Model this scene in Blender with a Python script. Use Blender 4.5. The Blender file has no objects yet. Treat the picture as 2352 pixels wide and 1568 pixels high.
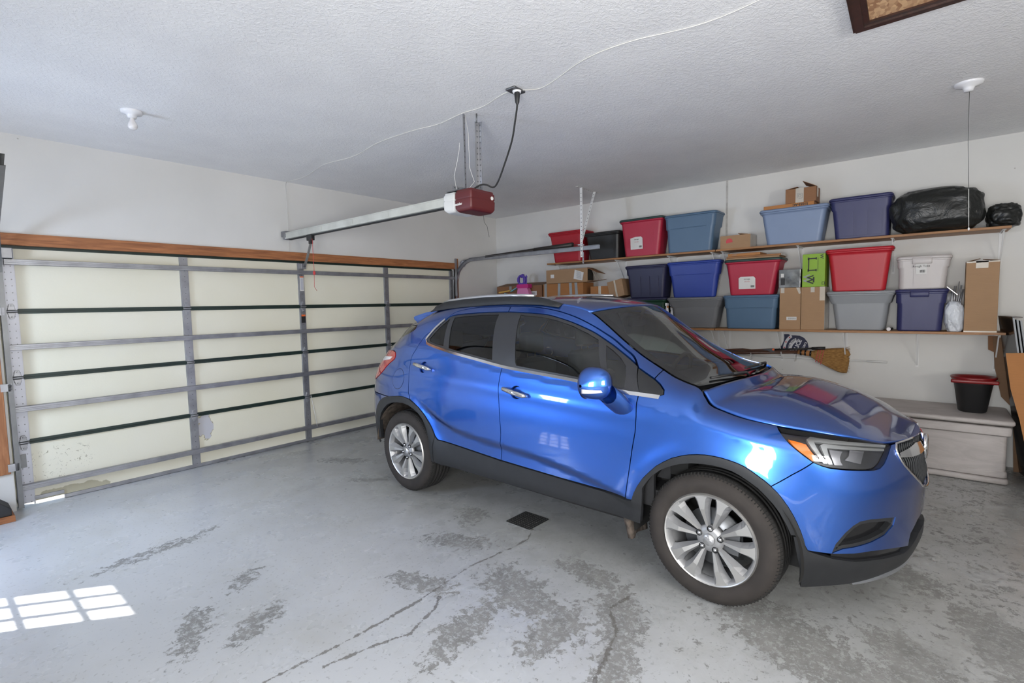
import bpy, bmesh, math, random
import numpy as np
from mathutils import Vector, Matrix, noise
from mathutils.geometry import delaunay_2d_cdt
random.seed(7); np.random.seed(7)
SC = bpy.context.scene
COL = SC.collection

# ---------------- camera, world, sun, daylight, exposure ----------------
cam_d = bpy.data.cameras.new('camera'); cam = bpy.data.objects.new('camera', cam_d); COL.objects.link(cam)
cam_d.sensor_width = 36.0; cam_d.sensor_fit = 'HORIZONTAL'; cam_d.lens = 1163.4 / 2352 * 36
cam_d.clip_start = .05; cam_d.clip_end = 200
def _cam():
    yaw, pitch, roll = .87546, .07331, -.02023
    f = Vector((math.sin(yaw) * math.cos(pitch), math.cos(yaw) * math.cos(pitch), -math.sin(pitch)))
    r = f.cross(Vector((0, 0, 1))).normalized(); u = r.cross(f)
    c, s = math.cos(roll), math.sin(roll)
    r2 = c * r + s * u; u2 = -s * r + c * u
    m = Matrix((r2, u2, -f)).transposed().to_4x4(); m.translation = Vector((-6.38, -5.62, 1.576))
    cam.matrix_world = m
_cam(); SC.camera = cam
W = bpy.data.worlds.new('world'); SC.world = W; W.use_nodes = True
wn = W.node_tree.nodes; wl = W.node_tree.links
sky = wn.new('ShaderNodeTexSky'); sky.sky_type = 'NISHITA'; sky.sun_disc = False
sky.sun_elevation = math.radians(42); sky.sun_rotation = math.radians(308)
wn['Background'].inputs['Strength'].default_value = .22
wl.new(sky.outputs[0], wn['Background'].inputs['Color'])
def lamp(name, kind, loc, direction, energy, color, size=None, size_y=None, angle=None, spread=None):
    d = bpy.data.lights.new(name, kind); o = bpy.data.objects.new(name, d); COL.objects.link(o)
    d.energy = energy; d.color = color
    if kind == 'AREA':
        d.shape = 'RECTANGLE'; d.size = size; d.size_y = size_y
        if spread: d.spread = spread
    if kind == 'SUN': d.angle = angle
    o.location = loc; o.rotation_euler = Vector(direction).to_track_quat('-Z', 'Y').to_euler()
    return o
SUN_EL = math.radians(42)
SUN_DIR = (.79 * math.cos(SUN_EL), -.613 * math.cos(SUN_EL), -math.sin(SUN_EL))
lamp('sun', 'SUN', (-12, 6, 9), SUN_DIR, 26.0, (1, .96, .9), angle=math.radians(.53))
# daylight entering through the side, back and small front windows (real openings in the walls)
lamp('daylight_side', 'AREA', (-7.36, -5.5, 1.35), (1, .12, .16), 155, (.965, .98, 1.0), size=1.0, size_y=1.2)
lamp('daylight_back', 'AREA', (-5.9, -8.50, 1.65), (.0, 1, .42), 175, (1.0, .97, .93), size=1.5, size_y=.9)
lamp('daylight_window', 'AREA', (-7.42, -1.02, 1.36), (1, -.45, -.45), 125, (.60, .74, 1.0), size=.62, size_y=1.05)
SC.view_settings.view_transform = 'Standard'; SC.view_settings.look = 'None'
SC.view_settings.gamma = 1; SC.view_settings.use_curve_mapping = False
SC.view_settings.exposure = -0.30
SC.cycles.max_bounces = 12; SC.cycles.diffuse_bounces = 6; SC.cycles.glossy_bounces = 5; SC.cycles.transparent_max_bounces = 24
SC.cycles.sample_clamp_indirect = 6

# ---------------- materials ----------------
MATS = {}
class NT:
    def __init__(s, name):
        s.m = bpy.data.materials.new(name); s.m.use_nodes = True; s.t = s.m.node_tree; s.n = s.t.nodes; s.b = s.n['Principled BSDF']; MATS[name] = s.m
        s._tc = None
    def new(s, k, **kw):
        n = s.n.new(k)
        for a, b in kw.items(): setattr(n, a, b)
        return n
    def link(s, a, b): s.t.links.new(a, b)
    def tc(s):
        if not s._tc: s._tc = s.new('ShaderNodeTexCoord')
        return s._tc.outputs['Object']
    def geo(s):
        return s.new('ShaderNodeNewGeometry').outputs['Position']
    def noise(s, scale, detail=3, rough=.5, vec=None, dist=0):
        n = s.new('ShaderNodeTexNoise'); n.inputs['Scale'].default_value = scale; n.inputs['Detail'].default_value = detail
        n.inputs['Roughness'].default_value = rough; n.inputs['Distortion'].default_value = dist
        s.link(vec if vec is not None else s.tc(), n.inputs['Vector']); return n.outputs['Fac']
    def math(s, op, a, b=None, c=None, clamp=False):
        n = s.new('ShaderNodeMath', operation=op); n.use_clamp = clamp
        for i, v in enumerate((a, b, c)):
            if v is None: continue
            if isinstance(v, (int, float)): n.inputs[i].default_value = v
            else: s.link(v, n.inputs[i])
        return n.outputs[0]
    def ramp(s, fac, stops):
        n = s.new('ShaderNodeValToRGB'); s.link(fac, n.inputs[0]); e = n.color_ramp.elements
        while len(e) < len(stops): e.new(.5)
        for i, (p, c) in enumerate(stops):
            e[i].position = p; e[i].color = (*c, 1) if len(c) == 3 else c
        return n.outputs[0]
    def mix(s, fac, a, b):
        n = s.new('ShaderNodeMix', data_type='RGBA')
        for i, v in ((0, fac), (6, a), (7, b)):
            if isinstance(v, (int, float)): n.inputs[i].default_value = v
            elif isinstance(v, tuple): n.inputs[i].default_value = (*v, 1)
            else: s.link(v, n.inputs[i])
        return n.outputs[2]
    def color(s, v):
        if isinstance(v, tuple): s.b.inputs['Base Color'].default_value = (*v, 1)
        else: s.link(v, s.b.inputs['Base Color'])
    def bump(s, h, strength=.3, dist=.01):
        n = s.new('ShaderNodeBump'); n.inputs['Strength'].default_value = strength; n.inputs['Distance'].default_value = dist
        s.link(h, n.inputs['Height']); s.link(n.outputs[0], s.b.inputs['Normal'])
    def map(s, scale, vec=None):
        n = s.new('ShaderNodeMapping'); n.inputs['Scale'].default_value = scale
        s.link(vec if vec is not None else s.tc(), n.inputs['Vector']); return n.outputs[0]
def simple(name, col, rough=.5, metal=0, spec=.5, var=.08, vs=6, bump=None, coat=0, trans=0):
    """principled material with a little procedural variation of colour"""
    t = NT(name)
    n = t.noise(vs, 4)
    lo = tuple(max(0, c * (1 - var)) for c in col); hi = tuple(min(1, c * (1 + var)) for c in col)
    t.color(t.ramp(n, [(.3, lo), (.7, hi)]))
    t.b.inputs['Roughness'].default_value = rough; t.b.inputs['Metallic'].default_value = metal
    t.b.inputs['Specular IOR Level'].default_value = spec
    if coat: t.b.inputs['Coat Weight'].default_value = coat; t.b.inputs['Coat Roughness'].default_value = .04
    if bump: t.bump(t.noise(bump[0], 3), bump[1], bump[2])
    return t.m
def srgb(r, g, b):
    return tuple(((c / 255) / 12.92 if c / 255 <= .04045 else ((c / 255 + .055) / 1.055) ** 2.4) for c in (r, g, b))

# ---------------- mesh helpers ----------------
class MB:
    def __init__(s): s.v = []; s.f = []; s.m = []; s.mats = []; s.sm = []
    def add(s, vs, fs, mi=0, smooth=False):
        o = len(s.v); s.v += [tuple(v) for v in vs]
        for f in fs: s.f.append([i + o for i in f]); s.m.append(mi); s.sm.append(smooth)
        return s
    def box(s, c, d, rot=None, mi=0):
        x, y, z = d[0] / 2, d[1] / 2, d[2] / 2
        vs = [Vector((a, b, e)) for a in (-x, x) for b in (-y, y) for e in (-z, z)]
        if rot is not None: vs = [rot @ v for v in vs]
        vs = [v + Vector(c) for v in vs]
        return s.add(vs, [(0, 1, 3, 2), (4, 6, 7, 5), (0, 4, 5, 1), (2, 3, 7, 6), (0, 2, 6, 4), (1, 5, 7, 3)], mi)
    def bx(s, x0, x1, y0, y1, z0, z1, mi=0):
        return s.box(((x0 + x1) / 2, (y0 + y1) / 2, (z0 + z1) / 2), (abs(x1 - x0), abs(y1 - y0), abs(z1 - z0)), mi=mi)
    def beam(s, p0, p1, w, h, up=(0, 0, 1), mi=0):
        p0, p1 = Vector(p0), Vector(p1); d = (p1 - p0); L = d.length; d.normalize()
        a = Vector(up).cross(d)
        if a.length < 1e-4: a = Vector((1, 0, 0)).cross(d)
        a.normalize(); b = d.cross(a)
        rot = Matrix((d, a, b)).transposed()
        return s.box((p0 + p1) / 2, (L, w, h), rot, mi)
    def tube(s, pts, r, n=8, cap=True, mi=0, flat=None):
        pts = [Vector(p) for p in pts]; rs = r if isinstance(r, (list, tuple)) else [r] * len(pts)
        t = (pts[1] - pts[0]).normalized(); a = t.orthogonal().normalized(); rings = []; vs = []
        for i, p in enumerate(pts):
            t2 = (pts[min(i + 1, len(pts) - 1)] - pts[max(i - 1, 0)])
            if t2.length < 1e-9: t2 = t
            t2.normalize(); a = (a - t2 * a.dot(t2))
            if a.length < 1e-6: a = t2.orthogonal()
            a.normalize(); b = t2.cross(a)
            for k in range(n):
                th = 2 * math.pi * k / n; vs.append(p + (a * math.cos(th) + b * math.sin(th)) * rs[i])
        fs = [(i * n + k, i * n + (k + 1) % n, (i + 1) * n + (k + 1) % n, (i + 1) * n + k) for i in range(len(pts) - 1) for k in range(n)]
        s.add(vs, fs, mi, True)
        if cap:
            o = len(s.v) - len(vs)
            s.f.append([o + k for k in range(n)][::-1]); s.f.append([o + (len(pts) - 1) * n + k for k in range(n)]); s.m += [mi, mi]; s.sm += [False, False]
        return s
    def cyl(s, p0, p1, r0, r1=None, n=20, mi=0):
        return s.tube([p0, p1], [r0, r0 if r1 is None else r1], n, mi=mi)
    def lathe(s, prof, c=(0, 0, 0), axis='z', n=32, mi=0, smooth=True, a0=0, a1=2 * math.pi):
        """prof: list of (r, h)"""
        full = abs(a1 - a0 - 2 * math.pi) < 1e-6; m = n if full else n + 1; vs = []
        for r, h in prof:
            for k in range(m):
                a = a0 + (a1 - a0) * k / n; p = (r * math.cos(a), r * math.sin(a))
                v = {'z': (p[0], p[1], h), 'y': (p[0], h, p[1]), 'x': (h, p[0], p[1])}[axis]
                vs.append((v[0] + c[0], v[1] + c[1], v[2] + c[2]))
        fs = []
        for i in range(len(prof) - 1):
            for k in range(m if full else n):
                q = (i * m + k, i * m + (k + 1) % m, (i + 1) * m + (k + 1) % m, (i + 1) * m + k)
                fs.append(q[::-1] if axis == 'y' else q)
        return s.add(vs, fs, mi, smooth)
    def prism(s, poly, axis, h0, h1, mi=0):
        """poly: 2D outline extruded along axis; coordinates are the two other axes in order"""
        def P(a, b, h): return {'x': (h, a, b), 'y': (a, h, b), 'z': (a, b, h)}[axis]
        n = len(poly); vs = [P(a, b, h0) for a, b in poly] + [P(a, b, h1) for a, b in poly]
        fs = [list(range(n))[::-1], list(range(n, 2 * n))] + [(i, (i + 1) % n, n + (i + 1) % n, n + i) for i in range(n)]
        return s.add(vs, fs, mi)
    def grid(s, P, mi=0, smooth=True, closed_u=False):
        """P[i][j] -> points"""
        nu, nv = len(P), len(P[0]); vs = [p for row in P for p in row]
        fs = [(i * nv + j, ((i + 1) % nu) * nv + j, ((i + 1) % nu) * nv + j + 1, i * nv + j + 1) for i in range(nu if closed_u else nu - 1) for j in range(nv - 1)]
        return s.add(vs, fs, mi, smooth)
    def rbox(s, x0, x1, y0, y1, z0, z1, r=.01, mi=0):
        """box with rounded vertical edges and slightly chamfered top and bottom"""
        def ring(ins, z):
            out = []; rr = max(r - ins, .0005)
            for cx, cy, a0 in ((x1 - ins - rr, y1 - ins - rr, 0), (x0 + ins + rr, y1 - ins - rr, 90), (x0 + ins + rr, y0 + ins + rr, 180), (x1 - ins - rr, y0 + ins + rr, 270)):
                for k in range(5):
                    a = math.radians(a0 + 22.5 * k); out.append((cx + rr * math.cos(a), cy + rr * math.sin(a), z))
            return out
        e = min(r * .5, (z1 - z0) * .3)
        R = [ring(e, z0), ring(0, z0 + e), ring(0, z1 - e), ring(e, z1)]; n = 20
        vs = [p for q in R for p in q]
        s.add(vs, [(i * n + k, i * n + (k + 1) % n, (i + 1) * n + (k + 1) % n, (i + 1) * n + k) for i in range(3) for k in range(n)], mi, True)
        o = len(s.v) - len(vs); s.f.append([o + k for k in range(n)][::-1]); s.f.append([o + 3 * n + k for k in range(n)]); s.m += [mi, mi]; s.sm += [False, False]
        return s
    def build(s, name, mat, parent=None, bevel=0, loc=None, nrm=True, kind=None, wn=False):
        me = bpy.data.meshes.new(name); o = bpy.data.objects.new(name, me); COL.objects.link(o)
        off = Vector((0, 0, 0))
        if parent is not None:
            o.parent = parent; w = parent
            while w is not None: off += Vector(w.get('_o', (0, 0, 0))); w = w.parent
        elif loc is not None: off = Vector(loc); o.location = loc
        me.from_pydata([Vector(v) - off for v in s.v], [], s.f)
        for m in (mat if isinstance(mat, (list, tuple)) else [mat]): me.materials.append(MATS[m] if isinstance(m, str) else m)
        me.polygons.foreach_set('material_index', s.m); me.polygons.foreach_set('use_smooth', s.sm)
        if nrm:
            b = bmesh.new(); b.from_mesh(me); bmesh.ops.recalc_face_normals(b, faces=b.faces); b.to_mesh(me); b.free()
        if wn and not bevel:
            md = o.modifiers.new('wn', 'WEIGHTED_NORMAL'); md.keep_sharp = False; md.weight = 80
        if bevel:
            md = o.modifiers.new('bevel', 'BEVEL'); md.width = bevel; md.segments = 2; md.limit_method = 'ANGLE'; md.angle_limit = math.radians(40)
        if kind: o['kind'] = kind
        return o
def tag(o, label, cat, group=None):
    o['label'] = label; o['category'] = cat
    if group: o['group'] = group
    return o
def thing(name, label, cat, loc=(0, 0, 0), rotz=0, group=None):
    """empty at the base; parts are given in world coordinates (rotz 0) or local coordinates (set _o to 0)"""
    o = bpy.data.objects.new(name, None); COL.objects.link(o); o.empty_display_size = .1
    o.location = loc; o.rotation_euler = (0, 0, rotz); tag(o, label, cat, group)
    o['_o'] = tuple(loc) if rotz == 0 else (0, 0, 0)
    return o
def dup(o, loc, label=None):
    r = o.copy(); COL.objects.link(r); r.location = loc
    if label: r['label'] = label
    for ch in list(o.children):
        c = ch.copy(); COL.objects.link(c); c.parent = r
        for g in list(ch.children):
            d = g.copy(); COL.objects.link(d); d.parent = c
    return r
def textmesh(txt, size, mat, parent, M, name='lettering', extrude=.0006, bold=0, align='CENTER', xs=1):
    """text in the local xy plane placed by matrix M (relative to the parent's empty origin in world)"""
    cu = bpy.data.curves.new('t', 'FONT'); cu.body = txt; cu.size = size; cu.extrude = extrude; cu.offset = bold; cu.align_x = align; cu.align_y = 'CENTER'; cu.resolution_u = 3
    to = bpy.data.objects.new('t', cu); COL.objects.link(to)
    dg = bpy.context.evaluated_depsgraph_get(); me = bpy.data.meshes.new_from_object(to.evaluated_get(dg)); bpy.data.objects.remove(to)
    o = bpy.data.objects.new(name, me); COL.objects.link(o); me.materials.clear(); me.materials.append(MATS[mat])
    off = Vector((0, 0, 0))
    if parent is not None:
        o.parent = parent; w = parent
        while w is not None: off += Vector(w.get('_o', (0, 0, 0))); w = w.parent
    me.transform(Matrix.Translation(-off) @ M @ Matrix.Diagonal((xs, 1, 1, 1)))
    return o
def face_frame(p, right, up):
    r = Vector(right).normalized(); u = Vector(up).normalized(); n = r.cross(u)
    m = Matrix((r, u, n)).transposed().to_4x4(); m.translation = Vector(p); return m
# ---------------- car body surface ----------------
def pchip(xs, ys):
    xs = np.array(xs, float); ys = np.array(ys, float)
    o = np.argsort(xs); xs = xs[o]; ys = ys[o]
    h = np.diff(xs); d = np.diff(ys) / h
    m = np.zeros_like(ys)
    for i in range(1, len(xs) - 1):
        if d[i - 1] * d[i] > 0:
            w1 = 2 * h[i] + h[i - 1]; w2 = h[i] + 2 * h[i - 1]
            m[i] = (w1 + w2) / (w1 / d[i - 1] + w2 / d[i])
    m[0] = d[0]; m[-1] = d[-1]
    def f(x):
        x = np.clip(np.asarray(x, float), xs[0], xs[-1])
        i = np.clip(np.searchsorted(xs, x) - 1, 0, len(xs) - 2)
        t = (x - xs[i]) / h[i]
        return ((1 + 2 * t) * (1 - t) ** 2 * ys[i] + t * (1 - t) ** 2 * h[i] * m[i]
                + t * t * (3 - 2 * t) * ys[i + 1] + t * t * (t - 1) * h[i] * m[i + 1])
    return f
def crom(P, n=40):
    P = np.array(P, float); out = []
    Q = np.vstack([2 * P[0] - P[1], P, 2 * P[-1] - P[-2]])
    for i in range(1, len(Q) - 2):
        a, b, c, d = Q[i - 1], Q[i], Q[i + 1], Q[i + 2]
        for t in np.linspace(0, 1, n, endpoint=False):
            out.append(.5 * (2 * b + (c - a) * t + (2 * a - 5 * b + 4 * c - d) * t * t + (3 * b - a - 3 * c + d) * t ** 3))
    out.append(P[-1]); return np.array(out)
_fr = [(2.105, 0), (2.08, .20), (2.02, .40), (1.945, .57), (1.85, .695), (1.72, .786), (1.55, .842), (1.3, .866), (1.0, .872), (.5, .873), (0, .873)]
_re = [(-.5, .873), (-1.0, .873), (-1.3, .868), (-1.55, .846), (-1.75, .80), (-1.9, .72), (-2.0, .60), (-2.065, .40), (-2.095, .2), (-2.10, 0)]
_o = crom(_fr + _re); _o[:, 1] = np.maximum(_o[:, 1], 0)
_s = np.concatenate([[0], np.cumsum(np.hypot(*np.diff(_o, axis=0).T))])
SMAX = _s[-1]
_g = np.linspace(0, SMAX, 900)
def _sm(a, k=15):
    p = np.pad(a, k, mode='reflect', reflect_type='odd'); return np.convolve(p, np.ones(2 * k + 1) / (2 * k + 1), 'valid')
_gx = np.interp(_g, _s, _o[:, 0]); _gy = np.interp(_g, _s, _o[:, 1])
# smooth symmetric at the centre
_ex = np.concatenate([_gx[:0:-1], _gx, _gx[-2::-1]]); _ey = np.concatenate([-_gy[:0:-1], _gy, -_gy[-2::-1]])
_N = len(_g) - 1
_ex = np.convolve(_ex, np.ones(25) / 25, 'same'); _ey = np.convolve(_ey, np.ones(25) / 25, 'same')
_gx = _ex[_N:_N + 900]; _gy = _ey[_N:_N + 900]; _gy[0] = 0; _gy[-1] = 0
def UX(s): return np.interp(s, _g, _gx)
def UY(s): return np.interp(s, _g, _gy)
def s_of_ux(x): return np.interp(-np.asarray(x, float), -_gx, _g)
zT_ = pchip([-2.1, -1.9, -1.75, -1.62, -1.4, -1.1, -.7, -.3, 0, .2, .31, .39, .51, .63, .79, .91, 1.0, 1.08, 1.16, 1.20, 1.23, 1.26, 1.345, 1.45, 1.58, 1.75, 1.9, 2.0, 2.105],
            [1.43, 1.455, 1.47, 1.482, 1.515, 1.552, 1.583, 1.592, 1.583, 1.562, 1.54, 1.514, 1.435, 1.345, 1.24, 1.18, 1.138, 1.116, 1.10, 1.078, 1.046, 1.020, 1.0, .98, .965, .945, .915, .876, .866])
yT_ = pchip([-2.1, -1.6, -1.1, -.5, 0, .45, .75, 1.0, 1.18, 1.3, 1.5, 2.1], [.54, .55, .56, .57, .57, .545, .562, .595, .635, .69, .735, .77])
zB_ = pchip([-2.1, -1.6, -1.3, -1.0, -.7, -.2, .4, 1.0, 1.15, 1.3, 1.6, 2.1], [1.19, 1.22, 1.245, 1.235, 1.18, 1.118, 1.07, 1.00, .955, .92, .86, .80])
prof_ = pchip([.1, .2, .3, .38, .5, .65, .8, .95, 1.05, 1.15, 1.3], [.77, .80, .838, .860, .868, .872, .869, .856, .838, .815, .79])
dxf_ = pchip([.1, .18, .25, .35, .45, .55, .66, .78, .85, .93, 1.0], [-.12, -.06, -.025, .0, .002, .008, .016, .002, -.02, -.05, -.10])
dxr_ = pchip([.2, .35, .6, .9, 1.0, 1.15, 1.3, 1.48, 1.6], [.09, .0, -.03, -.01, .03, .15, .30, .38, .41])
def sstep(a, b, x):
    t = np.clip((x - a) / (b - a), 0, 1); return t * t * (3 - 2 * t)
crz_ = pchip([-1.3, -1.1, -.95, -.8, -.6, -.3, .1, .5, .85, 1.0], [1.1, .86, .77, .70, .645, .615, .59, .54, .46, .42])
def Yp(x, z):
    zB = zB_(x); zT = zT_(x); yB = prof_(zB); yT = yT_(x)
    f = np.clip((z - zB) / np.maximum(zT - zB, .02), 0, 1.0)
    gh = yB - (yB - yT) * (.42 * f + .58 * f ** 4)
    hd = yB - (yB - yT) * (1 - np.sqrt(np.clip(1 - (f * .985) ** 2, 0, 1))) / (1 - np.sqrt(1 - .985 ** 2))
    k = sstep(.90, 1.34, x)
    up = gh * (1 - k) + hd * k
    lo = prof_(z)
    return np.where(z > zB, up, lo) - .006 * sstep(1.3, 1.0, x) * sstep(-1.5, -1.2, x) * sstep(zB - .012, zB + .012, z)
def disp(x, z):
    d = 0 * x + 0 * z
    # fenders
    for cx in (1.287, -1.28):
        r = np.hypot(x - cx, z - .345)
        d = d + .014 * np.exp(-((r - .44) / .07) ** 2) * sstep(1.05, .8, z)
    # lower door scoop
    e = crz_(x) - z
    m = sstep(-1.12, -.85, x) * sstep(1.0, .8, x)
    d = d - .022 * m * sstep(-.015, .05, e) * (1 - .75 * sstep(.10, .30, e))
    # shoulder line
    zc = .985 - .045 * x
    d = d + .006 * np.exp(-((z - zc) / .05) ** 2) * sstep(1.2, .8, x) * sstep(-1.5, -1.1, x)
    return d
def S(s, z, off=0.0):
    """body surface; s = plan arc length from the nose centre, z = height; right side lateral positive"""
    s = np.asarray(s, float); z = np.asarray(z, float)
    ux = UX(s); uy = UY(s) / .873
    lat = uy * (Yp(ux, z) + disp(ux, z) + off)
    x = ux + dxf_(z) * sstep(.9, 2.05, ux) + dxr_(z) * sstep(-.9, -2.0, ux)
    x = x + off * (sstep(1.7, 2.05, ux) - sstep(-1.7, -2.05, ux))
    return x, lat, z
def s_of_x(x, z):
    """plan parameter whose final x is x (right side)"""
    ss = np.linspace(.5, SMAX - .4, 700); X = S(ss, np.full(700, float(z)))[0]
    return float(np.interp(-x, -X, ss))
# ---------------- setting materials ----------------
def ceiling_mat():
    t = NT('textured_ceiling_paint'); p = t.geo()
    n = t.noise(3, 3, vec=p); t.color(t.ramp(n, [(.3, (.78, .78, .785)), (.7, (.83, .83, .83))])); t.b.inputs['Roughness'].default_value = .55
    a = t.noise(46, 3, .6, vec=p, dist=.6); t.bump(t.ramp(a, [(.42, (0, 0, 0)), (.62, (1, 1, 1))]), .32, .006)
ceiling_mat()
def wall_mat():
    t = NT('wall_paint'); p = t.geo()
    n = t.noise(1.3, 4, vec=p); c = t.ramp(n, [(.3, (.63, .625, .60)), (.75, (.70, .69, .665))])
    sp = t.new('ShaderNodeTexVoronoi'); sp.inputs['Scale'].default_value = 5; t.link(p, sp.inputs['Vector'])
    d = t.math('LESS_THAN', sp.outputs['Distance'], .03); g = t.math('MULTIPLY', d, t.math('GREATER_THAN', t.noise(2.7, 1, vec=p), .55))
    t.color(t.mix(t.math('MULTIPLY', g, .6), c, (.25, .23, .2))); t.b.inputs['Roughness'].default_value = .6
    t.bump(t.noise(60, 2, vec=p), .08, .004)
wall_mat()
def floor_mat():
    t = NT('painted_worn_concrete'); p = t.geo(); sx = t.new('ShaderNodeSeparateXYZ'); t.link(p, sx.inputs[0])
    X, Y = sx.outputs[0], sx.outputs[1]
    wob = t.noise(2.5, 4, .6, vec=p)
    def ell(cx, cy, rx, ry, ang):
        c, s = math.cos(math.radians(ang)), math.sin(math.radians(ang))
        dx = t.math('SUBTRACT', X, cx); dy = t.math('SUBTRACT', Y, cy)
        u = t.math('ADD', t.math('MULTIPLY', dx, c / rx), t.math('MULTIPLY', dy, s / rx))
        v = t.math('ADD', t.math('MULTIPLY', dx, -s / ry), t.math('MULTIPLY', dy, c / ry))
        d = t.math('SQRT', t.math('ADD', t.math('MULTIPLY', u, u), t.math('MULTIPLY', v, v)))
        return t.math('SUBTRACT', 1.35, d, clamp=True)
    def seg(pts, w):
        acc = None
        for (x0, y0), (x1, y1) in zip(pts, pts[1:]):
            L = math.hypot(x1 - x0, y1 - y0); ux, uy = (x1 - x0) / L, (y1 - y0) / L
            dx = t.math('SUBTRACT', X, x0); dy = t.math('SUBTRACT', Y, y0)
            a = t.math('MINIMUM', t.math('MAXIMUM', t.math('ADD', t.math('MULTIPLY', dx, ux), t.math('MULTIPLY', dy, uy)), 0), L)
            ex = t.math('SUBTRACT', dx, t.math('MULTIPLY', a, ux)); ey = t.math('SUBTRACT', dy, t.math('MULTIPLY', a, uy))
            d = t.math('SQRT', t.math('ADD', t.math('MULTIPLY', ex, ex), t.math('MULTIPLY', ey, ey)))
            acc = d if acc is None else t.math('MINIMUM', acc, d)
        jag = t.math('MULTIPLY', t.math('SUBTRACT', t.noise(14, 6, .8, vec=p), .5), .09)
        return t.math('LESS_THAN', t.math('ADD', acc, jag), w)
    B = [(-5.45, -1.72, .42, .11, 10), (-5.15, -1.70, .24, .07, 25), (-5.55, -2.85, .32, .12, 60), (-5.2, -2.55, .22, .10, 40), (-5.35, -3.05, .3, .1, 30),
         (-4.12, -3.2, .34, .15, -62), (-4.58, -3.42, .28, .13, -75), (-4.32, -3.9, .38, .2, 70), (-3.92, -4.12, .26, .12, 80), (-4.2, -4.45, .36, .13, 30), (-4.5, -4.6, .22, .1, 20),
         (-3.85, -5.15, .42, .2, 65), (-3.7, -5.6, .22, .12, 40), (-2.85, -5.55, .22, .1, 50), (-4.45, -4.25, .26, .14, 0), (-3.55, -1.0, .4, .13, -60), (-3.75, -1.7, .3, .1, -50),
         (-3.75, -3.0, .25, .15, 30), (-3.3, -5.9, .3, .12, 20), (-4.75, -3.9, .35, .12, 10), (-4.0, -5.7, .35, .2, 20), (-3.0, -6.2, .3, .15, 0)]
    acc = None
    for b in B:
        e = ell(*b); acc = e if acc is None else t.math('MAXIMUM', acc, e)
    st = t.map((1, 1, 1), p)
    fine = t.noise(21, 6, .74, vec=st, dist=.3); mid = t.noise(5.5, 4, .6, vec=p)
    # bare concrete shows where blob + noise is high
    near = t.math('MULTIPLY', t.math('ADD', Y, 2.6), -.05, clamp=True)
    v = t.math('ADD', t.math('MULTIPLY', acc, .25), t.math('ADD', t.math('MULTIPLY', fine, .86), t.math('MULTIPLY', mid, .32)))
    v = t.math('ADD', v, near)
    isl = t.ramp(t.noise(30, 4, .8, vec=p), [(.40, (.35, .35, .35)), (.50, (1, 1, 1))]); worn = t.math('MULTIPLY', t.ramp(v, [(.785, (0, 0, 0)), (.815, (1, 1, 1))]), isl)
    crk = [(-3.62, -3.42), (-3.66, -3.50), (-3.80, -3.57), (-3.935, -3.56), (-4.287, -3.508), (-4.766, -3.544), (-5.132, -3.528), (-5.55, -3.48)]
    c1 = seg(crk, .006); c2 = seg([(-4.62, -3.60), (-4.70, -3.66), (-4.92, -3.72), (-5.07, -3.66), (-5.3, -3.6)], .006); c3 = seg([(-3.95, -4.42), (-4.15, -4.38), (-4.3, -4.50), (-4.65, -4.58)], .008)
    cr = t.math('MAXIMUM', t.math('MAXIMUM', c1, c2), c3)
    big = t.noise(.9, 3, vec=p); paint = t.ramp(big, [(.3, (.47, .485, .50)), (.7, (.56, .57, .58))])
    stain = t.ramp(t.noise(1.7, 5, .7, vec=p, dist=.7), [(.5, (0, 0, 0)), (.75, (1, 1, 1))])
    paint = t.mix(t.math('MULTIPLY', stain, .35), paint, (.40, .39, .34))
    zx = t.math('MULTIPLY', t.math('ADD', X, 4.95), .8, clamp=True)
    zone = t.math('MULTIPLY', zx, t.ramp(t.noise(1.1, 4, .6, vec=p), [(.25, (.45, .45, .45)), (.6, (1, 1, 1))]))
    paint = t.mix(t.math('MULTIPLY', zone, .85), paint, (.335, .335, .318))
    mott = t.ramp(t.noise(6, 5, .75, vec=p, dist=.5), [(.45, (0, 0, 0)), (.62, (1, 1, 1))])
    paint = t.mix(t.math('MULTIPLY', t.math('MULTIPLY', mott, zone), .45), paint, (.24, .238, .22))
    speck = t.ramp(t.noise(45, 2, .5, vec=p), [(.62, (0, 0, 0)), (.68, (1, 1, 1))])
    paint = t.mix(t.math('MULTIPLY', speck, .35), paint, (.2, .2, .19))
    bare = t.ramp(t.noise(9, 5, .7, vec=p), [(.3, (.15, .148, .138)), (.7, (.27, .265, .25))])
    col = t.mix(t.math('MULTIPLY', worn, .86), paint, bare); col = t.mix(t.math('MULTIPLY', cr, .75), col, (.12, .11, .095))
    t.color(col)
    rr = t.mix(worn, (.22, .22, .22), (.6, .6, .6)); t.link(t.math('ADD', rr, t.math('MULTIPLY', wob, .12)), t.b.inputs['Roughness'])
    t.bump(t.math('ADD', t.math('MULTIPLY', t.math('ADD', worn, cr), -.5), t.math('MULTIPLY', t.noise(2.0, 2, vec=p), 1.2)), .22, .012)
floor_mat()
def wood(name, a, b, scale=(1, 12, 12), rough=.6, vs=3):
    t = NT(name); m = t.map(scale, t.geo()); n = t.noise(vs, 6, .6, vec=m, dist=1.2)
    t.color(t.ramp(n, [(.3, a), (.7, b)])); t.b.inputs['Roughness'].default_value = rough; t.bump(n, .15, .003)
wood('rough_lumber', (.20, .07, .025), (.46, .18, .065), (1, 14, 14))
wood('jamb_lumber', (.24, .09, .03), (.40, .17, .07), (14, 14, 1))
wood('shelf_board', (.24, .105, .036), (.38, .185, .068), (16, 1.5, 16), .5)
wood('dark_frame_wood', (.018, .008, .006), (.05, .02, .014), (8, 8, 8), .35)
simple('outside_ground', (.5, .48, .45), .9)
simple('galvanized_steel', (.34, .345, .365), .45, .8, var=.18, vs=9)
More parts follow.
